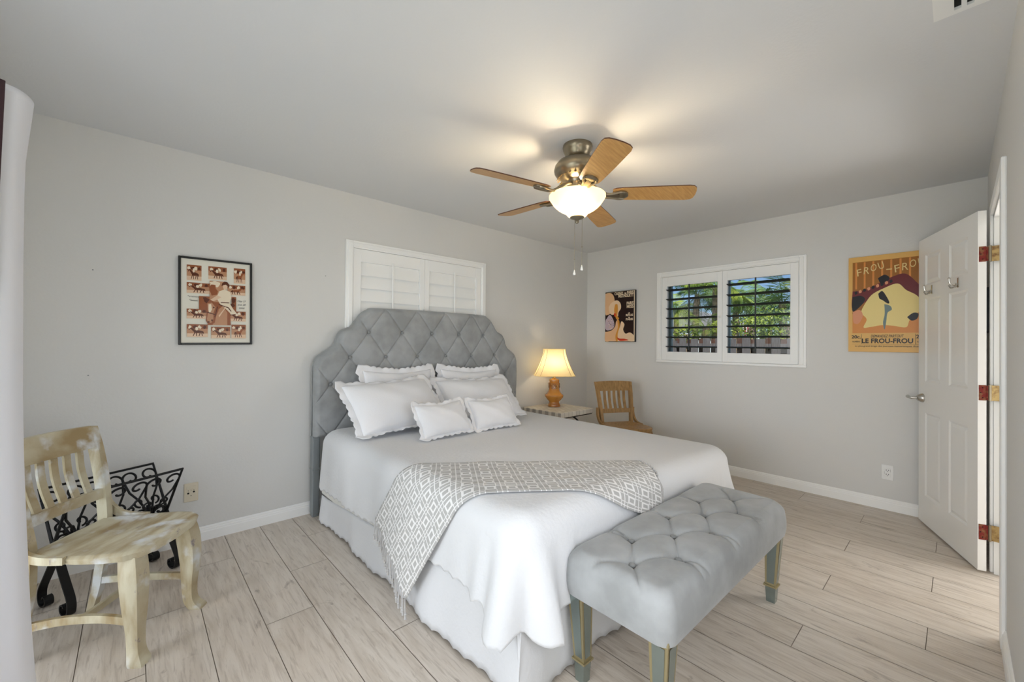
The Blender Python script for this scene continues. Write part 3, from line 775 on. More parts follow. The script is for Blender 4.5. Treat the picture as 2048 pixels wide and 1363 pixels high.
# pillows
def pillow(w, h, t, loc, tilt, rz, roll, label, seed, group='white scalloped pillows on the bed', fl=.038):
    r = random.Random(seed); nu, nv = 44, 34
    ph = [r.random()*6 for _ in range(8)]
    def P(u, v, side):
        k = 1-.045*(1-v*v); k2 = 1-.06*(1-u*u)
        x = u*w/2*k; z = v*h/2*k2
        b = max(0, (1-u*u)*(1-v*v))**.42
        wr = .004*math.sin(u*5+ph[0])*math.sin(v*4+ph[1])+.0012*math.sin(u*9+v*7+ph[2])
        edge = math.exp(-((1-max(abs(u), abs(v)))/.18)**2)
        wr += edge*.0022*math.sin((u*w+v*h)*60+ph[3])
        return Vector((x, side*(t/2*b+wr*min(1, b*1.5)), z-.02*(1-abs(u))*max(0, v)*1.0))
    vs, fs = [], []
    for side in (-1, 1):
        o = len(vs)
        for i in range(nu+1):
            for j in range(nv+1):
                u, v = -1+2*i/nu, -1+2*j/nv; u = math.sin(u*PI/2)*.5+u*.5; v = math.sin(v*PI/2)*.5+v*.5
                vs.append(P(u, v, side))
        fs += [(o+i*(nv+1)+j, o+(i+1)*(nv+1)+j, o+(i+1)*(nv+1)+j+1, o+i*(nv+1)+j+1) for i in range(nu) for j in range(nv)]
    M_ = Matrix.Translation(loc) @ Matrix.Rotation(rz, 4, 'Z') @ Matrix.Rotation(-tilt, 4, 'X') @ Matrix.Rotation(roll, 4, 'Y') @ Matrix.Translation((0, 0, h/2+fl*.6))
    b = MB().add(vs, fs); o = b.build('pillow', WHITEF, angle=80)
    bm_ = bmesh.new(); bm_.from_mesh(o.data); bmesh.ops.remove_doubles(bm_, verts=bm_.verts, dist=.0008); bmesh.ops.recalc_face_normals(bm_, faces=bm_.faces); bm_.to_mesh(o.data); bm_.free()
    o.matrix_world = M_
    tag(o, label, 'pillow', group)
    # flange with scalloped edge
    path = []; n = 60
    for a, b_, c, d in ((-1, -1, 1, -1), (1, -1, 1, 1), (1, 1, -1, 1), (-1, 1, -1, -1)):
        for k in range(n): path.append((a+(c-a)*k/n, b_+(d-b_)*k/n))
    pts = [P(u, v, 1) for u, v in path]; N = len(pts); s = 0; vs = []; rows = 4
    for k in range(N):
        p, q, l = pts[k], pts[(k+1) % N], pts[k-1]; s += (p-l).length
        tg = (q-l).normalized(); nn = Vector((tg.z, 0, -tg.x))
        cu_, cv = path[k]; cor = max(0, abs(cu_)+abs(cv)-1.86)/.14
        for j in range(rows+1):
            e = j/rows; L_ = fl*(1+.35*cor)+.010*abs(math.sin(s/.05*PI))-.003
            wob = e*.008*math.sin(s*42+ph[4])
            gr = max(0, -cv-.86)/.14 if abs(cv) == 1 else 0
            pt = p+nn*(L_*e-.006*(1-e)); pt.y += wob
            if cv == -1: pt.y -= e*fl*.55; pt.z += e*fl*.40
            vs.append(pt)
    fs = [(k*(rows+1)+j, ((k+1) % N)*(rows+1)+j, ((k+1) % N)*(rows+1)+j+1, k*(rows+1)+j+1) for k in range(N) for j in range(rows)]
    f = MB().add(vs, fs).build('ruffle', WHITEF, o, angle=80); sm = f.modifiers.new('thickness', 'SOLIDIFY'); sm.thickness = .003; sm.offset = 0
    return o
bz = BZ+.012
pillow(.60, .40, .14, (1.565, 2.93, topz(1.60)+.012), R(16), R(2), R(1), 'white scalloped pillow standing against the headboard behind the big front pillow', 1)
pillow(.60, .40, .14, (2.25, 2.93, topz(2.23)+.012), R(16), R(-4), R(2), 'white scalloped pillow against the headboard on the side nearer the lamp', 2)
pillow(.68, .42, .21, (1.41, 2.55, topz(1.41)+.028), R(46), R(4), R(-2), 'largest white pillow, leaning at the front on the side away from the lamp', 3)
pillow(.70, .40, .20, (2.15, 2.60, topz(2.15)+.028), R(44), R(-4), R(1), 'white pillow leaning behind the small pillow on the lamp side', 4)
pillow(.40, .235, .13, (1.56, 2.30, topz(1.56)+.012), R(32), R(6), R(0), 'small white pillow in front of the largest pillow', 5, fl=.022)
pillow(.40, .235, .13, (2.015, 2.33, topz(2.015)+.012), R(32), R(0), R(0), 'small white pillow in front on the lamp side of its twin', 6, fl=.022)

# ------------------------------------------------------------------ bench
def bench():
    bx, by, hx, hy = 1.80, .792, .602, .212
    t = thing('upholstered_bench', 'grey velvet button-tufted bench with mirrored legs at the foot of the bed', 'bench', (bx, by, 0), R(-.8))
    N = 760; z0, zt = .335, .492
    inner, per = rrect(hx-.045, hy-.045, .03, N); outer, _ = rrect(hx, hy, .05, N)
    bpts = [(1.468, .881), (1.775, .885), (2.068, .876), (1.32, .788), (1.62, .783), (1.914, .783), (2.225, .772), (1.472, .691), (1.765, .688), (2.061, .683)]
    ca, sa = math.cos(R(.8)), math.sin(R(.8))
    bl = []
    for x, y in bpts:
        dx, dy = x-bx, y-by; bl.append((dx*ca-dy*sa, dx*sa+dy*ca))
    bs = {}
    for r, y in enumerate((.094, -.004, -.102)):
        pass
    segs = []
    def near(p, q): return abs(abs(p[0]-q[0])-.149) < .035 and abs(abs(p[1]-q[1])-.098) < .03
    for i, p in enumerate(bl):
        for q in bl[i+1:]:
            if near(p, q): segs.append((p, q))
    for p in bl:                                           # pleats running out to the edges
        for sx in (-1, 1):
            for sy in (-1, 1):
                if not any(near(p, q) and (q[0]-p[0])*sx > 0 and (q[1]-p[1])*sy > 0 for q in bl):
                    e = (p[0]+sx*.11, p[1]+sy*.095)
                    if abs(p[1]) > .05 and sy*p[1] > 0: segs.append((p, (p[0]+sx*.03, sy*.24)))
                    else: segs.append((p, e))
    def tf(x, y):
        dB = min(math.hypot(x-p, y-q) for p, q in bl); dS = 9
        for (a, b), (c, d) in segs:
            vx, vy = c-a, d-b; l = vx*vx+vy*vy; k = max(0, min(1, ((x-a)*vx+(y-b)*vy)/l)); dS = min(dS, math.hypot(x-a-vx*k, y-b-vy*k))
        return -.030*math.exp(-(dB/.030)**1.3)-.009*math.exp(-dS/.007)-.006*math.exp(-dS/.022)+.004
    rings = []
    for k in range(1, 71):
        r = k/70; ring = []
        for p, n, s in inner:
            x, y = p.x*r, p.y*r
            ring.append(Vector((x, y, zt+.018*(1-(x/hx)**2)*(1-(y/hy)**2)+tf(x, y))))
        rings.append(ring)
    for k in range(1, 9):
        th = PI/2*k/8; ring = []
        for (i, n, s), (o, n2, s2) in zip(inner, outer):
            x, y = i.x+(o.x-i.x)*math.sin(th), i.y+(o.y-i.y)*math.sin(th)
            ring.append(Vector((x, y, zt-.050*(1-math.cos(th))+tf(x, y)*math.cos(th)+.003*(1-math.sin(th)))))
        rings.append(ring)
    for k in range(1, 9):
        f = k/8; z = zt-.05+(z0-zt+.05)*f
        rings.append([Vector((o.x+n.x*.006*math.sin(f*PI)-n.x*.008*max(0, f-.8), o.y+n.y*.006*math.sin(f*PI)-n.y*.008*max(0, f-.8), z)) for o, n, s in outer])
    vs = [p for r in rings for p in r]; fs = []
    for i in range(len(rings)-1):
        for k in range(N): fs.append((i*N+k, i*N+(k+1) % N, (i+1)*N+(k+1) % N, (i+1)*N+k))
    c = len(vs); vs.append(Vector((0, 0, zt+.02+tf(0, 0)))); fs += [(c, (k+1) % N, k) for k in range(N)]
    fs.append(tuple((len(rings)-1)*N+k for k in range(N)))
    s = MB().add(vs, fs).build('seat_cushion', VELVET, t, angle=75)
    for x, y in bl:
        b = MB(); z = zt+.018*(1-(x/hx)**2)*(1-(y/hy)**2)-.030+.004
        b.lathe([(.0115, 0), (.0125, .004), (.0105, .008), (.005, .0105), (.0003, .011)], 16, (x, y, z)); b.build('button', VELVETB, s)
    for sx in (-1, 1):
        for sy in (-1, 1):
            x, y = sx*(hx-.05), sy*(hy-.045); ix, iy = sx*(hx-.058), sy*(hy-.053)
            def sq(cx, cy, h, z): return [Vector((cx-h, cy-h, z)), Vector((cx+h, cy-h, z)), Vector((cx+h, cy+h, z)), Vector((cx-h, cy+h, z))]
            l = MB(); l.mi = 0
            l.rings([sq(x, y, .0335, .345), sq(ix, iy, .023, .085)])
            l.rings([sq(ix, iy, .029, .085), sq(ix, iy, .029, .078), sq(ix, iy, .024, .074)]); l.mi = 1; l.rings([sq(ix, iy, .0225, .076), sq(ix, iy, .0185, 0)]); l.mi = 0
            l.rings([sq(x, y, .036, .352), sq(x, y, .036, .338)])
            l.mi = 1
            for ax in (0, 1):
                for sg in (-1, 1):
                    q = []
                    for (cx, cy, h, z) in ((x, y, .0335, .325), (ix, iy, .0234, .096)):
                        h2 = h*.66; pr = h+.0006-(.0335-.0234)*0
                        for e in (-1, 1):
                            q.append(Vector((cx+(sg*pr if ax == 0 else e*h2), cy+(sg*pr if ax == 1 else e*h2), z)))
                    l.add(q, [(0, 1, 3, 2)])
            l.build('leg', [GOLD, MIRROR], t, smooth=False)
bench()

# ------------------------------------------------------------------ chairs
def chair(name, label, loc, rz, M, group=None):
    """slat-back chair, facing +y, origin on the floor under the middle of the seat"""
    t = thing(name, label, 'chair', loc, rz, group)
    SH = .445
    # saddle seat
    out = []
    def hw(y):  # half width along the depth
        return lerp_tab([(-.20, .165), (-.12, .19), (0, .212), (.10, .216), (.17, .205), (.215, .17), (.235, .11), (.242, .0)], y)
    nx, ny = 40, 44; vs = []; fs = []
    ys = [-.20+.442*(1-(1-j/ny)**1.6) for j in range(ny+1)]
    for top in (1, 0):
        o = len(vs)
        for y in ys:
            h = hw(y)
            for i in range(nx+1):
                u = -1+2*i/nx; x = u*h
                e = min((1-abs(u))*h, .242-y+.001, y+.201)
                dish = -.012*math.exp(-((x-.085)**2+(y+.02)**2)/.012)-.012*math.exp(-((x+.085)**2+(y+.02)**2)/.012)+.004*math.exp(-(x/.03)**2)*max(0, y)*4
                rd = .010*(1-min(1, max(0, e)/.014))**2
                vs.append(Vector((x*(1 if top else .97), y if top else y*.975, SH+dish-rd if top else SH-.034)))
        fs += [(o+j*(nx+1)+i, o+j*(nx+1)+i+1, o+(j+1)*(nx+1)+i+1, o+(j+1)*(nx+1)+i) for j in range(ny) for i in range(nx)]
    n = (nx+1)*(ny+1); border = [i for i in range(nx+1)]+[j*(nx+1)+nx for j in range(1, ny+1)]+[ny*(nx+1)+i for i in range(nx-1, -1, -1)]+[j*(nx+1) for j in range(ny-1, 0, -1)]
    fs += [(border[k], border[(k+1) % len(border)], n+border[(k+1) % len(border)], n+border[k]) for k in range(len(border))]
    MB().add(vs, fs).build('seat', M, t, angle=50)
    # back posts run down into the rear legs
    def yb(z): return lerp_tab([(0, -.245), (.12, -.215), (.30, -.192), (.445, -.19), (.60, -.212), (.75, -.248), (.86, -.285)], z)
    for s in (-1, 1):
        pts = [(s*(.168+.03*max(0, z-.44)/.42), yb(z), z) for z in [.0, .06, .12, .2, .3, .4, .46, .54, .62, .70, .78, .86]]
        wd = [.026, .03, .033, .036, .038, .04, .042, .044, .046, .046, .046, .044]
        p = MB(); P = smooth(pts, 3); W = [v.x for v in smooth([(a, 0, 0) for a in wd], 3)]
        p.ribbon(P, W, [.030]*len(P), (0, 1, 0)); p.build('back_post', M, t, smooth=True, angle=40)
        # curved bracket from the side of the seat up to the post
        b = MB(); Bp = smooth([(0, -.222, .590), (0, -.224, .545), (0, -.208, .495), (0, -.165, .452), (0, -.11, .433), (0, -.03, .429)], 6); rr = []
        for i, p in enumerate(Bp):
            tg = (Bp[min(i+1, len(Bp)-1)]-Bp[max(i-1, 0)]).normalized(); nr = Vector((0, -tg.z, tg.y))*(.017-.003*i/len(Bp))
            u, l, xo, xi = p+nr, p-nr, s*.216, s*.198
            rr.append([Vector((xi, u.y, u.z)), Vector((xo, u.y, u.z)), Vector((xo, l.y, l.z)), Vector((xi, l.y, l.z))])
        b.rings(rr); b.build('seat_bracket', M, t, angle=50)
    def bow(x): return .012*(1-(x/.2)**2)           # the back curves away
    def rail(z0, z1, name, hx0, hx1, crown=0):
        vs = []; n = 24; fs = []
        for i in range(n+1):
            x = -1+2*i/n
            for z, h in ((z0, hx0), (z1, hx1)):
                zz = z+(crown*(1-x*x) if z == z1 else 0); yy = yb(z)-bow(x*h)+.004
                vs += [Vector((x*h, yy+.011, zz)), Vector((x*h, yy-.011, zz))]
        for i in range(n):
            a, b = i*4, (i+1)*4
            fs += [(a, b, b+2, a+2), (a+1, a+3, b+3, b+1), (a+2, b+2, b+3, a+3), (a, a+1, b+1, b)]
        fs += [(0, 2, 3, 1), (n*4, n*4+1, n*4+3, n*4+2)]
        MB().add(vs, fs).build(name, M, t, angle=40)
    rail(.765, .862, 'top_rail', .182, .188, .006)
    rail(.535, .578, 'lower_rail', .168, .17)
    for k in range(5):
        x = (-2+k)*.056; sl = MB(); pts = [(x*(1+.06*(z-.57)), yb(z)-bow(x)+.004-.012*math.sin((z-.57)/.2*PI), z) for z in [.572+.2*i/10 for i in range(11)]]
        sl.ribbon(pts, .029, .010, (1, 0, 0)); sl.build('slat', M, t, angle=40)
    for s in (-1, 1):
        f = MB(); pts = smooth([(s*.150, .165, .415), (s*.160, .178, .33), (s*.163, .185, .22), (s*.158, .185, .12), (s*.160, .190, .05), (s*.172, .208, .012), (s*.176, .214, 0)], 4)
        r = [v.x for v in smooth([(a, 0, 0) for a in (.034, .036, .031, .024, .023, .028, .027)], 4)]
        rings = []
        for p, rr in zip(pts, r):
            ring = []
            for a, b in ((-1, -1), (0, -1.08), (1, -1), (1.08, 0), (1, 1), (0, 1.08), (-1, 1), (-1.08, 0)): ring.append(Vector((p.x+a*rr*.92, p.y+b*rr*.92, p.z)))
            rings.append(ring)
        f.rings(rings); f.build('leg', M, t, angle=45)
    for s in (-1, 1):
        q = MB(); pts = smooth([(s*.165, -.20, .155), (s*.150, -.08, .168), (s*.150, .06, .168), (s*.162, .185, .155)], 6); q.ribbon(pts, .030, .016, (0, 0, 1)); q.build('stretcher', M, t, angle=40)
    q = MB(); q.ribbon([(-.152, -.02, .166), (.152, -.02, .166)], .026, .015, (0, 0, 1)); q.build('stretcher', M, t, angle=40)
    return t
chair('slat_back_chair', 'weathered cream-painted slat-back chair by the curtain and magazine rack', (-.038, 2.441, 0), math.atan2(-.803, -.596), PAINTED)
chair('slat_back_chair', 'honey-brown wooden slat-back chair in the corner beside the lamp table', (3.705, 2.30, 0), math.atan2(.49, -.87), HONEY)

# ------------------------------------------------------------------ curtain at the left edge
def curtain():
    t = thing('curtain', 'long white curtain hanging at the left edge beside the weathered chair', 'curtain', (-.30, 1.9, 0))
    def section(z):
        """plan outline of the stacked folds at height z, leading edge last"""
        k = lerp_tab([(0, 1.28), (.25, 1.12), (.6, 1.0), (1.5, .86), (1.80, .84), (1.93, .90), (2.005, .95)], z)
        e = lerp_tab([(0, .018), (.3, .004), (1.0, -.012), (1.80, -.01), (1.95, -.002), (2.005, .0)], z)
        base = [(-.06, -.24), (-.045, -.22), (-.07, -.19), (-.12, -.14), (-.08, -.075), (-.01, -.045),
                (.042, -.015), (.062, .035), (.060, .085), (.035, .125), (-.005, .145), (-.05, .150), (-.09, .135)]
        return [Vector((x*k+e, y+.004*math.sin(z*3+y*9), z)) for x, y in base]
    zs = [.012, .05, .12, .22, .35, .5, .7, .9, 1.1, 1.3, 1.5, 1.7, 1.82, 1.90, 1.955, 1.985, 2.005]
    rings = [smooth(section(z), 6) for z in zs]; n = len(rings[0])
    vs = [p for r in rings for p in r]; fs = [(i*n+k, i*n+k+1, (i+1)*n+k+1, (i+1)*n+k) for i in range(len(rings)-1) for k in range(n-1)]
    o = MB().add(vs, fs).build('curtain_panel', PALE, t, angle=80); sm = o.modifiers.new('thickness', 'SOLIDIFY'); sm.thickness = .003; sm.offset = 0
    # darker strip turned towards the room just behind the leading fold
    ls = [1.40, 1.5, 1.6, 1.75, 1.88, 1.96, 2.0]; rr = []
    for z in ls:
        rr.append([Vector((x, y, z)) for x, y in ((-.11, -.085), (-.07, -.078), (-.02, -.074), (.006+.02*(z-1.6), -.070), (.014+.022*(z-1.6), -.062), (-.004, -.056))])
    R2 = [smooth(r, 5) for r in rr]; n = len(R2[0])
    l = MB().add([p for r in R2 for p in r], [(i*n+k, i*n+k+1, (i+1)*n+k+1, (i+1)*n+k) for i in range(len(R2)-1) for k in range(n-1)]).build('dark_strip', MAROON, t, angle=80)
    tag(l, 'dark plum strip'); sm = l.modifiers.new('thickness', 'SOLIDIFY'); sm.thickness = .002
curtain()

# ------------------------------------------------------------------ magazine rack
def spiral(c, r0, r1, a0, a1, n=26):
    return [(c[0]+(r0+(r1-r0)*k/n)*math.cos(a0+(a1-a0)*k/n), c[1]+(r0+(r1-r0)*k/n)*math.sin(a0+(a1-a0)*k/n)) for k in range(n+1)]
def rack():
    b0, b1, f1 = Vector((-.333, 2.963)), Vector((.082, 3.171)), Vector((.214, 2.942))
    ang = math.atan2(b1.y-b0.y, b1.x-b0.x); Ln = (b1-b0).length; wd = (f1-b1).length
    mid = (b0+b1)/2+(f1-b1)/2
    t = thing('magazine_rack', 'black scrolled wrought iron magazine rack behind the weathered chair', 'magazine rack', (mid.x, mid.y, 0), ang)
    zt, zc, h = .55, .30, Ln/2
    for s in (-1, 1):                        # s=-1: panel whose top leans to the room
        top = Vector((0, s*wd/2, zt)); bot = Vector((0, -s*.02, zc-.035)); ax = (top-bot); LW = ax.length; ax.normalize()
        def P(u, w): return Vector((u, 0, 0))+bot+ax*w
        fr = MB(); r = .0075
        def bar(a, b): fr.tube([P(*a), P(*b)], r, 4)
        fr.tube([P(-h, 0), P(-h, LW), P(h, LW), P(h, 0)], r, 6); bar((-h, 0), (h, 0))
        p = fr.build('side_panel', IRON, t, angle=40)
        for c in range(3):
            u0 = -h+Ln*c/3; um = u0+Ln/6; q = Ln/6
            sc = MB()
            for e in (-1, 1):
                # tall S bar from the bottom middle to the top corner, ending in scrolls
                pts = [(um+e*.004, .01), (um+e*.012, .07), (um+e*q*.45, .14), (um+e*q*.82, .19)]+spiral((um+e*q*.52, LW-.055), .038, .012, (0 if e > 0 else PI), (PI*1.75 if e > 0 else PI-PI*1.75))
                sc.tube([P(*k) for k in smooth([(a, b, 0) for a, b in pts], 2) and pts], .0055, 6)
                sp = spiral((um+e*q*.55, .055), .034, .010, (PI if e > 0 else 0), (PI-PI*1.8 if e > 0 else PI*1.8))
                sc.tube([P(*k) for k in [(um+e*.004, .10)]+sp], .0055, 6); sc.sphere(P(*sp[-1]), .0075, 8)
                sp2 = spiral((um+e*q*.45, .125), .026, .008, (PI*1.5), (PI*1.5+e*PI*1.7)); sc.tube([P(*k) for k in sp2], .005, 6); sc.sphere(P(*sp2[-1]), .007, 8)
            sc.sphere(P(um, .012), .010, 8)
            sc.build('scroll', IRON, p, angle=60)
    for e in (-1, 1):                        # flat scrolled feet, one pair at each end
        for s in (-1, 1):
            f = MB(); y = lambda v: -s*v
            pts = smooth([(0, y(-.012), .30), (0, y(.03), .22), (0, y(.075), .15), (0, y(.118), .085), (0, y(.128), .045), (0, y(.118), .012), (0, y(.09), .0045), (0, y(.066), .018), (0, y(.066), .042), (0, y(.083), .050), (0, y(.092), .040)], 5)
            f.ribbon([(e*(h-.014)+p.x, p.y, p.z) for p in pts], .032, .007, (1, 0, 0)); f.build('foot', IRON, t, angle=50)
rack()

# ------------------------------------------------------------------ bedside table and lamp
NX, NY, NZ = 3.40, 2.935, .575
def bedside():
    t = thing('side_table', 'small mosaic-topped side table on dark iron legs between bed and corner', 'side table', (NX, NY, 0))
    a = .27
    top = MB(); top.cbox(-a-.012, a-.012, -a, a, NZ-.05, NZ, .004); top.build('table_top', MOSAIC, t, smooth=False)
    ed = MB(); ed.cbox(-a, a-.024, -a+.012, a-.012, NZ-.062, NZ-.0501, .002); ed.build('apron', IRON, t, smooth=False)
    for sx in (-1, 1):
        for sy in (-1, 1):
            pts = smooth([(sx*.06-.012, sy*.06, NZ-.06), (sx*.14-.012, sy*.14, NZ-.12), (sx*.17-.012, sy*.17, NZ-.22), (sx*.10-.012, sy*.10, .24), (sx*.11-.012, sy*.11, .12), (sx*.20-.012, sy*.20, .012), (sx*.22-.012, sy*.22, .012)], 6)
            l = MB(); l.tube(pts, .009, 8); l.build('leg', IRON, t)
    r = MB(); r.tube([(-.012+.10*math.cos(2*PI*k/24), .10*math.sin(2*PI*k/24), .24) for k in range(25)], .006, 8); r.build('stretcher_ring', IRON, t)
bedside()
def lamp():
    lx, ly = 3.435, 3.035
    t = thing('table_lamp', 'lit table lamp with cream bell shade and amber glazed ceramic base', 'table lamp', (lx, ly, NZ), R(-42))
    b = MB(); prof = [(.052, 0), (.066, .001), (.068, .014), (.060, .03), (.053, .045), (.056, .055), (.078, .078), (.098, .105), (.101, .122), (.098, .130), (.088, .134), (.072, .152), (.060, .175), (.055, .20), (.053, .235), (.054, .27), (.056, .285), (.054, .295), (.040, .302), (.026, .306), (.018, .309)]
    b.lathe(prof, 48, sq=3.0); base = b.build('base', AMBER, t, angle=50)
    rel = MB()
    for k in range(4):
        an = k*PI/2; m_ = Matrix.Rotation(an, 4, 'Z')
        for i in range(3):
            for j in range(2):
                c = (-.026+.026*i, -.0565-.0, .215+.03*j); q = [(c[0]+.011*math.cos(2*PI*a/14), c[1], c[2]+.013*math.sin(2*PI*a/14)) for a in range(15)]
                rel.tube([m_ @ Vector(p) for p in q], .0026, 5)
    tag(rel.build('relief_band', AMBERD, t), 'raised interlaced band on the neck')
    n = MB(); n.lathe([(.018, .305), (.022, .312), (.012, .322), (.010, .35), (.012, .36), (.012, .40)], 16); n.build('socket', BRASS, t)
    bl = MB(); bl.lathe([(.012, .40), (.02, .415), (.030, .445), (.028, .468), (.015, .482), (.0005, .486)], 16); bl.build('bulb', BULB, t)
    # bell shade with cut corners
    z0, z1 = .342, .630
    def sec(f):
        """half width / depth with the concave bell curve; f 0 bottom .. 1 top"""
        k = (1-f)**1.55; a = .115+.103*k; d = .092+.070*k; c = .030+.022*k
        return [(a, -d+c), (a, d-c), (a-c, d), (-a+c, d), (-a, d-c), (-a, -d+c), (-a+c, -d), (a-c, -d)]
    rows = 16; rings = [[Vector((x, y, z0+(z1-z0)*j/rows)) for x, y in sec(j/rows)] for j in range(rows+1)]
    sh = MB(); sh.rings(rings, caps=False); s = sh.build('lamp_shade', SHADE, t, angle=20)
    TRM = mat('shade_piping', srgb(150, 126, 80), .7)
    tr = MB()
    for k in range(8): tr.tube([r[k]+Vector((r[k].x, r[k].y, 0)).normalized()*.0012 for r in rings], .0018, 5)
    tr.build('piping', TRM, s)
    for r in (rings[0], rings[-1]):
        rm = MB(); rm.tube([p for p in r]+[r[0]], .0035, 6); rm.build('rim_trim', SHADE, s)
    hp = MB(); hp.tube([(0, -.05, .40), (0, -.055, .5), (0, -.02, .60), (0, 0, .615), (0, .02, .60), (0, .055, .5), (0, .05, .40)], .002, 6).tube([(-.11, 0, .612), (.11, 0, .612)], .002, 6).tube([(0, -.09, .612), (0, .09, .612)], .002, 6); hp.build('harp', BRASS, t)
    cd = MB(); c0 = Matrix.Rotation(R(42), 4, 'Z')
    cd.tube([c0 @ Vector(p) for p in smooth([(.05, 0, .225), (.085, -.015, .20), (.14, .0, .12), (.19, .05, .03), (.195, .12, .008), (.20, .19, .006), (.205, .212, -.1), (.20, .20, -.5)], 6)], .003, 6); tag(cd.build('cord', PLASTW, t), 'thin white cord')
    l = bpy.data.lights.new('lamp_bulb_light', 'POINT'); l.energy = 10; l.color = (1, .80, .52); l.shadow_soft_size = .03
    o = bpy.data.objects.new('lamp_bulb_light', l); COL.objects.link(o); o.location = (lx, ly, NZ+.46)
lamp()

# ------------------------------------------------------------------ ceiling fan
def fan():
    fx, fy = 1.925, 1.53
    t = thing('ceiling_fan', 'five-blade wooden ceiling fan with lit glass bowl and pull chains', 'ceiling fan', (fx, fy, CE))
    c = MB(); c.lathe([(.086, 0), (.088, -.012), (.084, -.03), (.082, -.032), (.076, -.05), (.066, -.068), (.058, -.076), (.0005, -.078)], 48); c.build('canopy', NICKEL, t)
    h = MB(); h.lathe([(.05, -.072), (.062, -.082), (.085, -.086), (.115, -.10), (.132, -.122), (.138, -.145), (.135, -.162), (.128, -.172), (.124, -.178), (.10, -.196), (.085, -.206), (.062, -.212), (.058, -.226), (.060, -.232), (.058, -.255), (.050, -.262), (.050, -.292)], 56); h.build('motor_housing', NICKEL, t, angle=30)
    vn = MB()
    for k in range(22):
        a = 2*PI*k/22; q = Matrix.Rotation(a, 4, 'Z') @ Matrix.Translation((.106, 0, -.191)) @ Matrix.Rotation(R(37), 4, 'Y')
        vn.cbox(-.019, .019, -.006, .006, -.001, .0025, .001, mtx=q)
    vn.build('vent_ring', BRASS, t)
    def tilt(p): return Vector((p[0], p[1], p[2]-.030*p[0]+.031*p[1]))
    zb = 2.152-CE
    for k in range(5):
        an = R(162.6-72*k); m_ = Matrix.Rotation(an, 4, 'Z')
        pitch = Matrix.Rotation(R(-12), 4, 'X')
        # blade outline
        out = [(.205, -.044), (.225, -.055), (.26, -.060), (.45, -.0675), (.615, -.071), (.640, -.066), (.654, -.050), (.660, -.02), (.660, .02), (.654, .050), (.640, .066), (.615, .071), (.45, .0675), (.26, .060), (.225, .055), (.205, .044)]
        b = MB(); n = len(out)
        def tr(x, y, z): return tilt(m_ @ (Vector((0, 0, zb)) + pitch @ Vector((x, y, z))))
        b.mi = 0; b.add([tr(x, y, -.003) for x, y in out], [tuple(range(n))]); b.add([tr(x, y, .003) for x, y in out], [tuple(range(n))])
        b.mi = 1; b.add([tr(x, y, -.003) for x, y in out]+[tr(x, y, .003) for x, y in out], [(i, (i+1) % n, (i+1) % n+n, i+n) for i in range(n)])
        bl = b.build('blade', [MAPLE, BLEDGE], t, smooth=False)
        ir = MB()
        for e in (-1, 1):
            pts = smooth([(.052, e*.010, .052), (.09, e*.022, .040), (.13, e*.026, .008), (.17, e*.018, -.012), (.21, e*.022, -.014), (.245, e*.034, -.012), (.27, e*.030, -.010)], 5)
            ir.tube([tilt(m_ @ (Vector((0, 0, zb))+pitch @ p)) for p in pts], .0085, 8)
        pts = smooth([(.05, 0, .055), (.10, 0, .034), (.15, 0, -.004), (.20, 0, -.014), (.26, 0, -.010)], 5)
        ir.ribbon([tilt(m_ @ (Vector((0, 0, zb))+pitch @ p)) for p in pts], .030, .007, m_ @ pitch @ Vector((0, 1, 0)))
        q = [(.285*1+.0, 0)]
        ell = [(.262+.030*math.cos(2*PI*i/20), .036*math.sin(2*PI*i/20)) for i in range(20)]
        ir.rings([[tr(x, y, -.0035) for x, y in ell], [tr(x, y, -.011) for x, y in ell], [tr(.262+(x-.262)*.7, y*.7, -.015) for x, y in ell]])
        ir.build('blade_iron', NICKEL, bl, angle=40)
    g = MB(); rim = -.300
    prof = [(.163, rim+.004), (.167, rim), (.166, rim-.010), (.158, rim-.022), (.150, rim-.034), (.143, rim-.045), (.131, rim-.058), (.112, rim-.074), (.093, rim-.086), (.078, rim-.093), (.068, rim-.100), (.058, rim-.112), (.048, rim-.122), (.030, rim-.126)]
    g.lathe(prof, 64, caps=False); gb = g.build('light_bowl', BOWL, t, angle=60); sm = gb.modifiers.new('thickness', 'SOLIDIFY'); sm.thickness = .003
    fn = MB(); fn.lathe([(.040, rim-.120), (.043, rim-.126), (.036, rim-.132), (.016, rim-.138), (.010, rim-.144), (.012, rim-.150), (.010, rim-.158), (.0005, rim-.163)], 28).lathe([(.010, -.29), (.010, rim-.125)], 10); fn.build('finial', NICKEL, t)
    for (dx, dy, z0, zend) in ((-.012, .008, rim-.150, 1.672-CE), (.020, -.022, rim-.128, 1.700-CE)):
        ch = MB(); ch.tube([(dx, dy, z0+.01), (dx, dy, zend+.03)], .0011, 6)
        ch.sphere((dx, dy, (z0*.3+zend*.7) if dx < 0 else (z0*.45+zend*.55)), .0035, 8)
        co = ch.build('pull_chain', NICKEL, t)
        fb = MB(); fb.lathe([(.0015, .032), (.003, .028), (.0045, .02), (.0075, .012), (.0085, .006), (.006, .001), (.0005, 0)], 14, (dx, dy, zend)); fb.build('fob', PLASTW, co)
    for e in range(3):
        a = R(40+120*e); bb = MB(); bb.sphere((.07*math.cos(a), .07*math.sin(a), rim-.035), .024, 14); bb.build('bulb', BULB, t)
    l = bpy.data.lights.new('fan_bulb_light', 'POINT'); l.energy = 25; l.color = (1, .80, .53); l.shadow_soft_size = .05
    o = bpy.data.objects.new('fan_bulb_light', l); COL.objects.link(o); o.location = (fx, fy, CE+rim-.022)
fan()

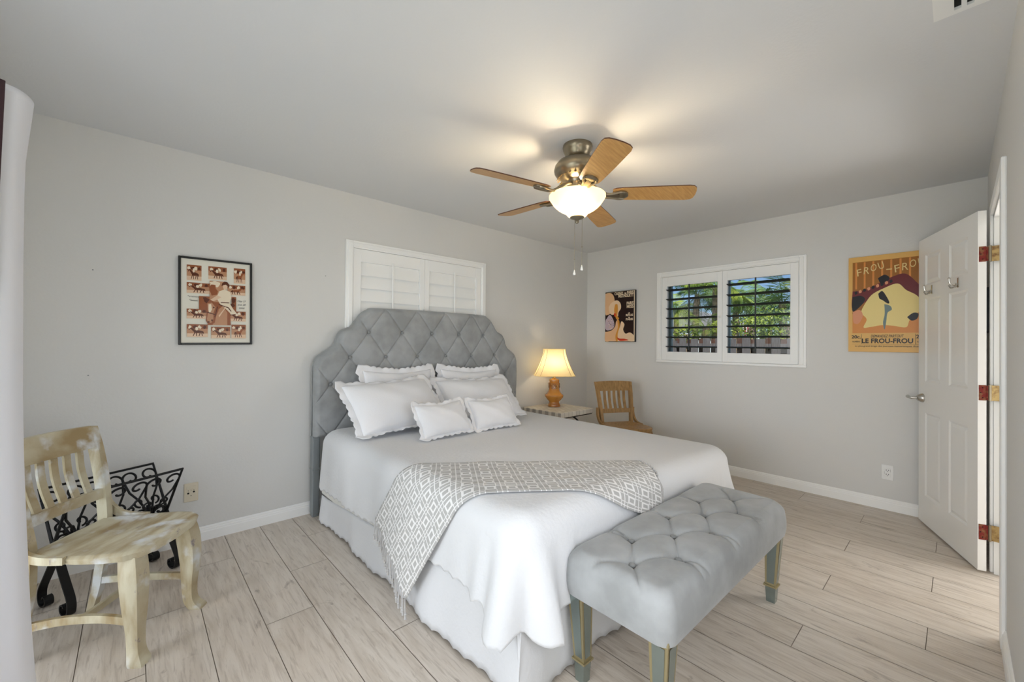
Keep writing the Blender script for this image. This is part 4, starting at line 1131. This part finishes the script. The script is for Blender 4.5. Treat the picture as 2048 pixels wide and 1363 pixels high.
# ------------------------------------------------------------------ pictures
def flatmat(name, c, rough=.35, coat=.1): return mat(name, c, rough, coat=coat, spec=.22)
def collage():
    x0, x1, z0, z1 = .200, .588, 1.242, 1.790
    W, H = x1-x0, z1-z0
    t = thing('picture_frame', 'black-framed sepia photo collage of a horse and rider on white mat', 'picture', ((x0+x1)/2, YA, z0), 0)
    t.rotation_euler = (0, R(-.6), 0)
    f = MB(); b = .0125; d = .022
    for a, c, e, g in ((-W/2, -W/2+b, 0, H), (W/2-b, W/2, 0, H), (-W/2+b, W/2-b, 0, b), (-W/2+b, W/2-b, H-b, H)): f.cbox(a, c, -d, 0, e, g, .002)
    f.build('frame', BLACK, t, smooth=False)
    MB().box(-W/2+b*.8, W/2-b*.8, -.012, -.004, b*.8, H-b*.8).build('mat_board', mat('mat_board', srgb(232, 228, 214), .5), t, smooth=False)
    S = [flatmat('sepia_mid', srgb(190, 140, 105)), flatmat('sepia_dark', srgb(92, 44, 22)), flatmat('sepia_light', srgb(228, 196, 166)), flatmat('sepia_pale', srgb(238, 222, 196)), flatmat('sepia_red', srgb(150, 86, 50)), flatmat('ink_grey', srgb(120, 116, 118))]
    q = MB()
    def XZ(u, v): return (-W/2+u*W, H-v*H)
    lay = [0]
    def poly(mi, pts, dy=None):
        q.mi = mi; lay[0] += 1; q.flat([XZ(*p) for p in pts], -.0125-.00004*lay[0])
    def rect(mi, u0, u1, v0, v1): poly(mi, [(u0, v0), (u1, v0), (u1, v1), (u0, v1)])
    def blob(mi, u, v, ru, rv, n=12, rot=0, j=.0):
        r_ = random.Random(int(u*999+v*77)); c, s = math.cos(rot), math.sin(rot); p = []
        for k in range(n):
            a = 2*PI*k/n; rr = 1+(r_.random()-.5)*j; x, y = ru*math.cos(a)*rr, rv*math.sin(a)*rr
            p.append((u+x*c-y*s*H/W, v+x*s*W/H+y*c))
        poly(mi, p)
    def pony(u0, u1, v0, v1, flip=False, rider=True):
        w_, h_ = u1-u0, v1-v0; X = lambda a: (u1-a*w_) if flip else (u0+a*w_); Y = lambda b_: v0+b_*h_
        blob(1 if not flip else 4, X(.52), Y(.58), .2*w_, .11*h_)
        poly(1 if not flip else 4, [(X(.33), Y(.6)), (X(.18), Y(.36)), (X(.10), Y(.46)), (X(.08), Y(.42)), (X(.18), Y(.28)), (X(.26), Y(.30)), (X(.45), Y(.5))])
        for a, b_ in ((.36, .30), (.42, .46), (.62, .58), (.68, .74)): poly(1, [(X(a), Y(.62)), (X(a+.05), Y(.62)), (X(b_+.02), Y(.92)), (X(b_-.02), Y(.92))])
        poly(1, [(X(.7), Y(.5)), (X(.8), Y(.58)), (X(.82), Y(.78)), (X(.76), Y(.7)), (X(.68), Y(.58))])
        if rider: blob(3, X(.47), Y(.34), .07*w_, .15*h_); blob(1, X(.46), Y(.17), .04*w_, .05*h_)
    cells = [(.105, .295, .09, .265, 0), (.385, .635, .085, .235, 0), (.735, .90, .08, .262, 1), (.105, .40, .29, .41, 0), (.645, .90, .285, .405, 1), (.105, .37, .59, .70, 0), (.66, .905, .60, .72, 0), (.105, .375, .765, .91, 0), (.42, .68, .79, .925, 0), (.70, .905, .76, .925, 1)]
    for i, (a, b_, c, d_, fl) in enumerate(cells):
        rect(0, a, b_, c, d_); rect(4, a, b_, c, c+(d_-c)*.35); rect(2, a, b_, c+(d_-c)*.72, d_)
        for k in range(4): blob(1 if k % 2 else 3, a+(b_-a)*(.15+.23*k), c+(d_-c)*.22, .022, .018, j=.6)
        pony(a, b_, c, d_, bool(fl), i not in (4,))
    # middle picture
    rect(4, .26, .55, .44, .60); rect(0, .40, .62, .255, .50); blob(3, .47, .29, .07, .035, j=.5); blob(4, .45, .37, .05, .07, j=.5)
    rect(4, .70, .765, .43, .62); blob(1, .73, .47, .03, .03, j=.4); blob(1, .715, .53, .03, .025, j=.4)
    poly(4, [(.37, .77), (.41, .62), (.50, .54), (.60, .50), (.68, .60), (.69, .77)]); poly(0, [(.44, .77), (.50, .60), (.58, .54), (.64, .62), (.64, .77)])
    poly(3, [(.49, .45), (.53, .37), (.60, .345), (.68, .37), (.70, .44), (.67, .50), (.72, .57), (.78, .63), (.70, .64), (.60, .56), (.54, .52)])   # rider's shirt and leg
    poly(2, [(.50, .42), (.42, .47), (.38, .48), (.39, .50), (.47, .485), (.56, .44)])
    rect(1, .55, .665, .497, .507); blob(2, .612, .315, .032, .035); poly(1, [(.56, .31), (.568, .275), (.60, .252), (.64, .255), (.668, .285), (.67, .315), (.62, .288), (.585, .295)])
    poly(4, [(.335, .485), (.36, .46), (.40, .47), (.46, .50), (.515, .545), (.52, .60), (.485, .67), (.47, .74), (.43, .765), (.375, .755), (.35, .72), (.36, .63), (.345, .56)])   # horse's head
    poly(0, [(.37, .52), (.43, .51), (.48, .56), (.45, .63), (.45, .70), (.42, .745), (.375, .74), (.365, .70), (.38, .62)]); poly(3, [(.385, .53), (.42, .525), (.43, .59), (.40, .64), (.385, .60)])
    blob(1, .455, .565, .012, .010); blob(1, .432, .715, .012, .012); blob(1, .385, .735, .016, .010)
    poly(1, [(.355, .625), (.36, .617), (.42, .628), (.475, .645), (.475, .655), (.42, .64)]); poly(1, [(.50, .55), (.512, .555), (.475, .68), (.465, .675)]); poly(1, [(.31, .455), (.345, .45), (.40, .475), (.36, .52), (.33, .50)])
    poly(1, [(.52, .52), (.66, .555), (.70, .60), (.69, .605), (.65, .565), (.52, .53)]); poly(2, [(.52, .66), (.62, .545), (.625, .555), (.53, .675)])
    q.build('print', S, t, smooth=False)
    w_ = MB()
    for i, txt in enumerate(('May 27', 'and 28', '2000')): put_text(w_, txt, XZ(.845, 0)[0], -.0135, XZ(0, .475+.042*i)[1], .016, shear=.3)
    for v, u0, u1, ph in ((.452, .115, .265, 0), (.495, .145, .245, 2)):       # handwriting too faint to read
        pts = []
        for k in range(60):
            f_ = k/59; x, z = XZ(u0+(u1-u0)*f_, v); pts.append((x+.003*math.sin(f_*52+ph), -.0135, z+.0035*math.sin(f_*52+ph+1.4)+(.007*math.exp(-((f_-.05)/.05)**2))))
        w_.tube(pts, .0006, 4)
    w_.build('handwriting', S[5], t, smooth=False)
collage()
def stretch_text(mb, rows, W, H, yy):
    for txt, u, v, wd, sz, kw in rows: put_text(mb, txt, -W/2+u*W, yy, H-v*H, sz, width=wd*W, **kw)
def poster_a():
    y0, y1, z0, z1 = 2.541, 2.949, 1.296, 1.905; W, H = y1-y0, z1-z0; D = .032
    t = thing('wall_poster', 'dark cabaret poster panel with cream lettering between corner and window', 'poster', (XB, (y0+y1)/2, z0), -PI/2)
    MB().cbox(-W/2, W/2, -D, 0, 0, H, .0015).build('panel', BLACK, t, smooth=False)
    P = [flatmat('poster_brown_black', srgb(38, 16, 12)), flatmat('poster_peach', srgb(232, 186, 142)), flatmat('poster_pink_beige', srgb(240, 208, 172)), flatmat('poster_amber', srgb(220, 150, 62)), flatmat('poster_lilac', srgb(196, 176, 188)), flatmat('poster_red', srgb(206, 62, 30)), flatmat('poster_line', srgb(240, 220, 190))]
    q = MB(); n_ = [0]
    def poly(mi, pts): q.mi = mi; n_[0] += 1; q.flat([(-W/2+u*W, H-v*H) for u, v in pts], -D-.0002-.00006*n_[0])
    def curve(mi, pts): poly(mi, [(p.x, p.y) for p in smooth([(a, b, 0) for a, b in pts+[pts[0]]], 6)[:-1]])
    poly(6, [(.01, .01), (.99, .01), (.99, .99), (.01, .99)]); poly(0, [(.0, .012), (.965, .012), (.965, .985), (.0, .985)])
    # plain flowing shapes in the poster's colours
    curve(1, [(.0, .03), (.14, .02), (.26, .06), (.32, .16), (.30, .30), (.20, .42), (.08, .46), (.0, .42)])
    curve(2, [(.12, .30), (.22, .22), (.40, .18), (.52, .24), (.54, .34), (.46, .42), (.44, .50), (.34, .46), (.22, .46), (.14, .40)])
    curve(3, [(.34, .26), (.42, .26), (.44, .36), (.42, .48), (.48, .54), (.40, .56), (.33, .46), (.31, .36)])
    curve(4, [(.02, .56), (.16, .46), (.28, .56), (.32, .68), (.24, .75), (.06, .77), (.0, .70)])
    curve(1, [(.0, .80), (.20, .78), (.34, .70), (.38, .60), (.46, .56), (.46, .70), (.40, .84), (.44, .92), (.44, .985), (.22, .985), (.0, .985)])
    curve(2, [(.42, .985), (.40, .86), (.50, .72), (.56, .60), (.66, .66), (.62, .76), (.70, .84), (.84, .82), (.965, .88), (.965, .985), (.70, .985)])
    curve(3, [(.38, .985), (.36, .88), (.44, .72), (.42, .58), (.48, .58), (.50, .70), (.44, .84), (.44, .985)])
    curve(5, [(.40, .90), (.50, .935), (.66, .94), (.80, .965), (.64, .98), (.48, .975)]); curve(5, [(.30, .44), (.35, .43), (.37, .47), (.32, .50)])
    rr = random.Random(3)
    for k in range(46):
        u, v = .04+.26*rr.random(), .54+.20*rr.random()
        if (u-.15)**2/.022+(v-.64)**2/.012 < 1: curve(rr.choice((0, 2, 6, 1)), [(u, v), (u+.012, v-.006), (u+.02, v+.004), (u+.008, v+.009)])
    q.build('print', P, t, smooth=False)
    w_ = MB(); yy = -D-.006
    k = dict(bold=.0012)
    stretch_text(w_, [('CASINO', .465, .052, .29, .046, k), ('DE', .685, .058, .06, .026, k), ('PARIS', .845, .045, .21, .046, k), ('MISTINGUETT', .70, .105, .50, .050, k), ('PARIS', .84, .255, .22, .050, k), ('MISS', .84, .32, .22, .050, k), ('LA', .81, .445, .06, .022, k), ('REVUE', .82, .485, .23, .034, k), ('DE', .81, .53, .05, .018, k), ('PARIS', .82, .565, .23, .034, k)], W, H, yy+.0053)
    w_.build('lettering', P[6], t, smooth=False)
poster_a()
def poster_b():
    y0, y1, z0, z1 = .132, .606, 1.222, 1.983; W, H = y1-y0, z1-z0; D = .020
    t = thing('wall_poster', 'glossy golden dance poster panel partly hidden by the open door', 'poster', (XB, (y0+y1)/2, z0), -PI/2)
    P = [flatmat('poster_gold', srgb(226, 178, 100), .3, 0), flatmat('poster_ochre', srgb(160, 102, 36), .3, 0), flatmat('poster_wine', srgb(108, 34, 36), .3, 0), flatmat('poster_cream', srgb(236, 214, 140), .3, 0), flatmat('poster_ink', srgb(26, 20, 24), .3, 0), flatmat('poster_teal', srgb(112, 130, 130), .3, 0), flatmat('poster_orange', srgb(216, 140, 66), .3, 0), flatmat('poster_pink', srgb(222, 150, 110), .3, 0), flatmat('poster_letter_cream', srgb(232, 206, 140), .3, 0)]
    MB().cbox(-W/2, W/2, -D, 0, 0, H, .0015).build('panel', P[0], t, smooth=False)
    q = MB(); n_ = [0]
    def poly(mi, pts): q.mi = mi; n_[0] += 1; q.flat([(-W/2+u*W, H-v*H) for u, v in pts], -D-.0002-.00005*n_[0])
    def curve(mi, pts): poly(mi, [(p.x, p.y) for p in smooth([(a, b, 0) for a, b in pts+[pts[0]]], 6)[:-1]])
    poly(1, [(.055, .055), (.945, .055), (.945, .805), (.055, .805)])
    for k in range(8): poly(6, [(.09+.11*k, .06), (.115+.11*k, .06), (.115+.11*k, .34), (.09+.11*k, .34)])
    poly(6, [(.055, .60), (.945, .60), (.945, .805), (.055, .805)])
    # plain dark band over a pale field, with one slim upright shape
    curve(2, [(.055, .36), (.22, .35), (.40, .29), (.58, .23), (.72, .22), (.86, .33), (.945, .42), (.945, .52), (.70, .42), (.40, .38), (.22, .48), (.055, .55)])
    curve(4, [(.055, .42), (.16, .41), (.22, .45), (.16, .52), (.055, .57)]); curve(4, [(.38, .24), (.46, .21), (.52, .24), (.50, .28), (.42, .30)])
    for k in range(9): curve(7 if k % 2 else 4, [(.08+.055*k, .37-.012*k), (.11+.055*k, .36-.012*k), (.12+.055*k, .385-.012*k), (.09+.055*k, .395-.012*k)])
    curve(3, [(.20, .52), (.30, .41), (.46, .345), (.62, .31), (.72, .38), (.84, .44), (.93, .54), (.84, .62), (.76, .68), (.72, .75), (.58, .735), (.44, .725), (.30, .74), (.20, .745), (.24, .66), (.17, .59)])
    curve(7, [(.06, .58), (.15, .56), (.19, .62), (.14, .70), (.07, .69)]); curve(4, [(.73, .65), (.80, .61), (.86, .62), (.84, .67), (.78, .685)])
    curve(4, [(.385, .40), (.43, .375), (.47, .41), (.52, .49), (.50, .505), (.44, .47), (.40, .45)]); curve(5, [(.46, .51), (.53, .53), (.55, .57), (.50, .60), (.485, .68), (.465, .77), (.445, .70), (.465, .61)])
    q.build('print', P, t, smooth=False)
    w_ = MB(); yy = -D-.0022
    for i, (ch, dz, ro) in enumerate(zip('FROU-FROU', (.012, 0, -.018, -.03, -.004, .006, -.004, -.022, -.03), (.2, 0, -.05, .3, 0, .2, .05, 0, .2))):
        put_text(w_, ch, -W/2+W*(.135+.094*i), yy-.00035*i, H*(1-.155)-dz, .080, rot=ro, shear=.1, width=.034)
    put_text(w_, '20', W*.40, yy, H*(1-.085), .035)
    w_.build('lettering', P[8], t, smooth=False)
    k = MB()
    put_text(k, 'DEMANDEZ PARTOUT', -.005, yy, H*(1-.838), .030, width=.40*W, shear=.25)
    put_text(k, 'LE FROU-FROU', -.005, yy, H*(1-.888), .050, width=.62*W, bold=.0012)
    put_text(k, 'Le plus grand tirage des journaux humoristiques illustrés', 0, yy, H*(1-.940), .017, width=.82*W)
    for u in (.105, .895):
        put_text(k, '20c.', -W/2+u*W, yy, H*(1-.845), .036, bold=.0008); put_text(k, 'NUMÉRO', -W/2+u*W, yy, H*(1-.895), .018, width=.10*W)
    for u in (.175, .825): k.box(-W/2+u*W-.0008, -W/2+u*W+.0008, yy-.0003, yy, H*(1-.92), H*(1-.815))
    k.box(-W/2+.055*W, W/2-.055*W, yy-.0003, yy, H*(1-.9215), H*(1-.9205))
    k.build('lettering', P[4], t, smooth=False)
poster_b()
# small picture on the door wall, seen through the gap behind the open door
t = thing('picture_frame', 'small black-framed picture glimpsed in the gap behind the open door', 'picture', (4.02, YC, 1.36), PI)
f = MB()
for a, c, e, g in ((-.11, -.098, 0, .28), (.098, .11, 0, .28), (-.098, .098, 0, .012), (-.098, .098, .268, .28)): f.cbox(a, c, -.018, 0, e, g, .002)
f.build('frame', BLACK, t, smooth=False)
MB().box(-.1, .1, -.010, -.003, .01, .27).build('print', mat('pale_print', srgb(200, 196, 186), .4, var=(srgb(150, 146, 138), 8, .4, .6)), t, smooth=False)

# ------------------------------------------------------------------ garden beyond the window
GZ = -.35
struct(MB().box(-12, 45, -30, 45, GZ-.3, GZ).build('ground', GRASS, smooth=False), 'lawn outside the window', 'ground')
def fence():
    x = 8.6; zt = 1.40; y0, y1 = -2.0, 9.0
    t = thing('garden_fence', 'weathered shadowbox board fence seen low through the open shutters', 'fence', (x, 3.5, GZ))
    fr = MB(); bk = MB(); y = y0-3.5; k = 0
    while y < y1-3.5:
        h = zt-GZ+.012*math.sin(k*2.7); fr.cbox(-.055, -.035, y, y+.14, 0, h, .004); bk.cbox(.035, .055, y+.12, y+.26, 0, h-.006, .004); y += .245; k += 1
    o = fr.build('front_boards', FENCEG, t, smooth=False); o = bk.build('back_boards', FENCEB, t, smooth=False)
    for z in (.25, .85, 1.56): MB().box(-.035, .035, y0-3.5, y1-3.5, z, z+.09).build('rail', FENCEG, t, smooth=False)
    for yy in (-4.2, -1.8, .6, 3.0): MB().box(-.03, .05, yy, yy+.09, 0, zt-GZ-.05).build('post', FENCEG, t, smooth=False)
fence()
def frond_mesh(L_, droop, name, M, nl=26, ll=.46):
    mb = MB(); rc = [(L_*f*math.cos(droop*f*.9), 0, L_*(.55*f-.62*droop*f*f)) for f in [i/12 for i in range(13)]]
    mb.tube(rc, [.016*(1-.8*i/12) for i in range(13)], 5)
    for i in range(nl):
        f = .10+.9*i/nl; k = min(11, int(f*12)); g = f*12-k; p = Vector(rc[k]).lerp(Vector(rc[k+1]), g)
        l = ll*math.sin(PI*(.12+.80*f))*(.85+.3*rnd.random())
        for s in (-1, 1):
            tip = p+Vector((l*.55, s*l*.80, -l*.30-.08*rnd.random())); wv = Vector((.013, 0, .003)); md = p.lerp(tip, .5)+Vector((0, 0, .03))
            mb.add([p-wv*.5, p+wv*.5, md+wv, tip, md-wv], [(0, 1, 2, 4), (4, 2, 3)])
    o = mb.build(name, M, smooth=False); me = o.data; bpy.data.objects.remove(o); return me
FR = [frond_mesh(1.5, .75, 'frond', FROND), frond_mesh(1.25, 1.05, 'frond', FROND), frond_mesh(1.5, .7, 'frond', FRONDB), frond_mesh(1.2, 1.1, 'frond', FRONDB)]
def palm(x, y, h, sc, kind, n, label, lean=0):
    t = thing('palm_tree', label, 'palm tree', (x, y, GZ), rnd.random()*6, 'palms beyond the garden fence')
    tr = MB(); pts = smooth([(0, 0, 0), (lean*.2, 0, h*.4), (lean*.6, 0, h*.8), (lean, 0, h)], 5)
    tr.tube(pts, [.12-.04*i/(len(pts)-1) for i in range(len(pts))], 10); tr.build('trunk', BARK, t)
    for k in range(n):
        o = bpy.data.objects.new('frond', FR[kind*2+k % 2]); COL.objects.link(o); o.parent = t; o.location = (lean, 0, h-.05)
        el = R(38-95*((k*7) % n)/n); o.rotation_euler = (rnd.uniform(-.3, .3), -el, 2*PI*k*.382); s = sc*(.85+.3*rnd.random()); o.scale = (s, s, s)
def at(px, py, X):
    d = cf+cr*((px-1024)/821.16)-cu*((py-681.5)/821.16); k = X/d.x; return d.y*k, HC+d.z*k
PL = [(1352, 15.5, 618, .80, 0, 15, 'yellow-green palm at the left edge of the left shutter opening'), (1388, 13.0, 588, .85, 1, 17, 'blue-green palm in the middle of the left shutter opening'), (1432, 11.0, 572, .90, 0, 18, 'tall palm by the right side of the left shutter opening'),
      (1472, 13.8, 596, .95, 1, 17, 'blue-green palm at the left of the right shutter opening'), (1525, 16.5, 612, 1.0, 0, 16, 'palm in the middle of the right shutter opening'), (1568, 12.4, 606, .85, 1, 17, 'feathery palm at the right of the right shutter opening'), (1404, 9.9, 655, .45, 0, 13, 'low young palm just behind the fence in the left opening')]
for px, X, py, sc, kd, n, lb in PL:
    y, z = at(px, py, X); palm(X, y, max(.5, z-GZ), sc, kd, n, lb, rnd.uniform(-.2, .2))
def bush(x, y, z, r, label, M):
    mb = MB(); rr = random.Random(int(x*100))
    for k in range(520):
        a, b = rr.random()*2*PI, math.acos(2*rr.random()-1); q = r*(.55+.45*rr.random()); c = Vector((q*math.sin(b)*math.cos(a), q*math.sin(b)*math.sin(a)*1.3, q*math.cos(b)*.9))
        u = Vector((rr.gauss(0, 1), rr.gauss(0, 1), rr.gauss(0, 1))).normalized(); v_ = u.cross(Vector((rr.gauss(0, 1), rr.gauss(0, 1), rr.gauss(0, 1)))).normalized(); s = .055*r+.022
        mb.add([c-u*s, c-v_*s*.4, c+u*s, c+v_*s*.4], [(0, 1, 2, 3)])
    o = thing('shrub', label, 'shrub', (x, y, GZ), 0, 'shrubs behind the fence')
    f = mb.build('foliage', M, o, smooth=False); f.location = (0, 0, z-GZ)
    MB().tube([(0, 0, 0), (0, 0, max(.2, z-GZ))], .05, 8).build('stem', BARK, o)
for px, X, py, r, lb, M in ((1372, 9.6, 668, .26, 'yellow-green shrub low in the left shutter opening', LEAFY), (1432, 10.0, 664, .28, 'small bright shrub above the fence beside the centre stile', LEAFY), (1503, 10.2, 655, .36, 'green shrub low at the left of the right shutter opening', LEAFY), (1540, 10.8, 650, .45, 'broad yellow-green shrub low in the middle of the right opening', LEAFY), (1578, 10.2, 648, .42, 'dense shrub at the right end of the right opening', FROND), (1510, 16.2, 632, .8, 'dark green shrub between the palms of the right opening', FRONDB)):
    y, z = at(px, py, X); bush(X, y, z, r, lb, M)
y, z = at(1352, 655, 20)
hs = thing('neighbour_house', 'pale neighbouring house glimpsed low behind the fence', 'house', (20, y, GZ))
MB().box(-2, 2, -3, 2.0, 0, z-GZ).build('wall', HOUSEW, hs, smooth=False)
r_ = MB(); r_.prism([(-3.3, z-GZ-.05), (2.3, z-GZ-.05), (-.5, z-GZ+.9)], -2.2, 2.2, axis='x'); r_.build('roof', ROOFM, hs, smooth=False)
y, z = at(1487, 662, 10.6)
fl = thing('flag', 'small red and white striped flag behind the fence', 'flag', (10.6, y, GZ))
MB().tube([(0, .12, 0), (0, .0, z-GZ+.2)], .012, 8).build('pole', PLASTW, fl)
q = MB()
for k in range(7):
    q.mi = k % 2; q.box(-.002, .002, -.02-.03*(k+1), -.02-.03*k, z-GZ-.12, z-GZ+.14)
q.build('flag_cloth', [mat('flag_red', srgb(176, 50, 66), .8), PLASTW], fl, smooth=False)
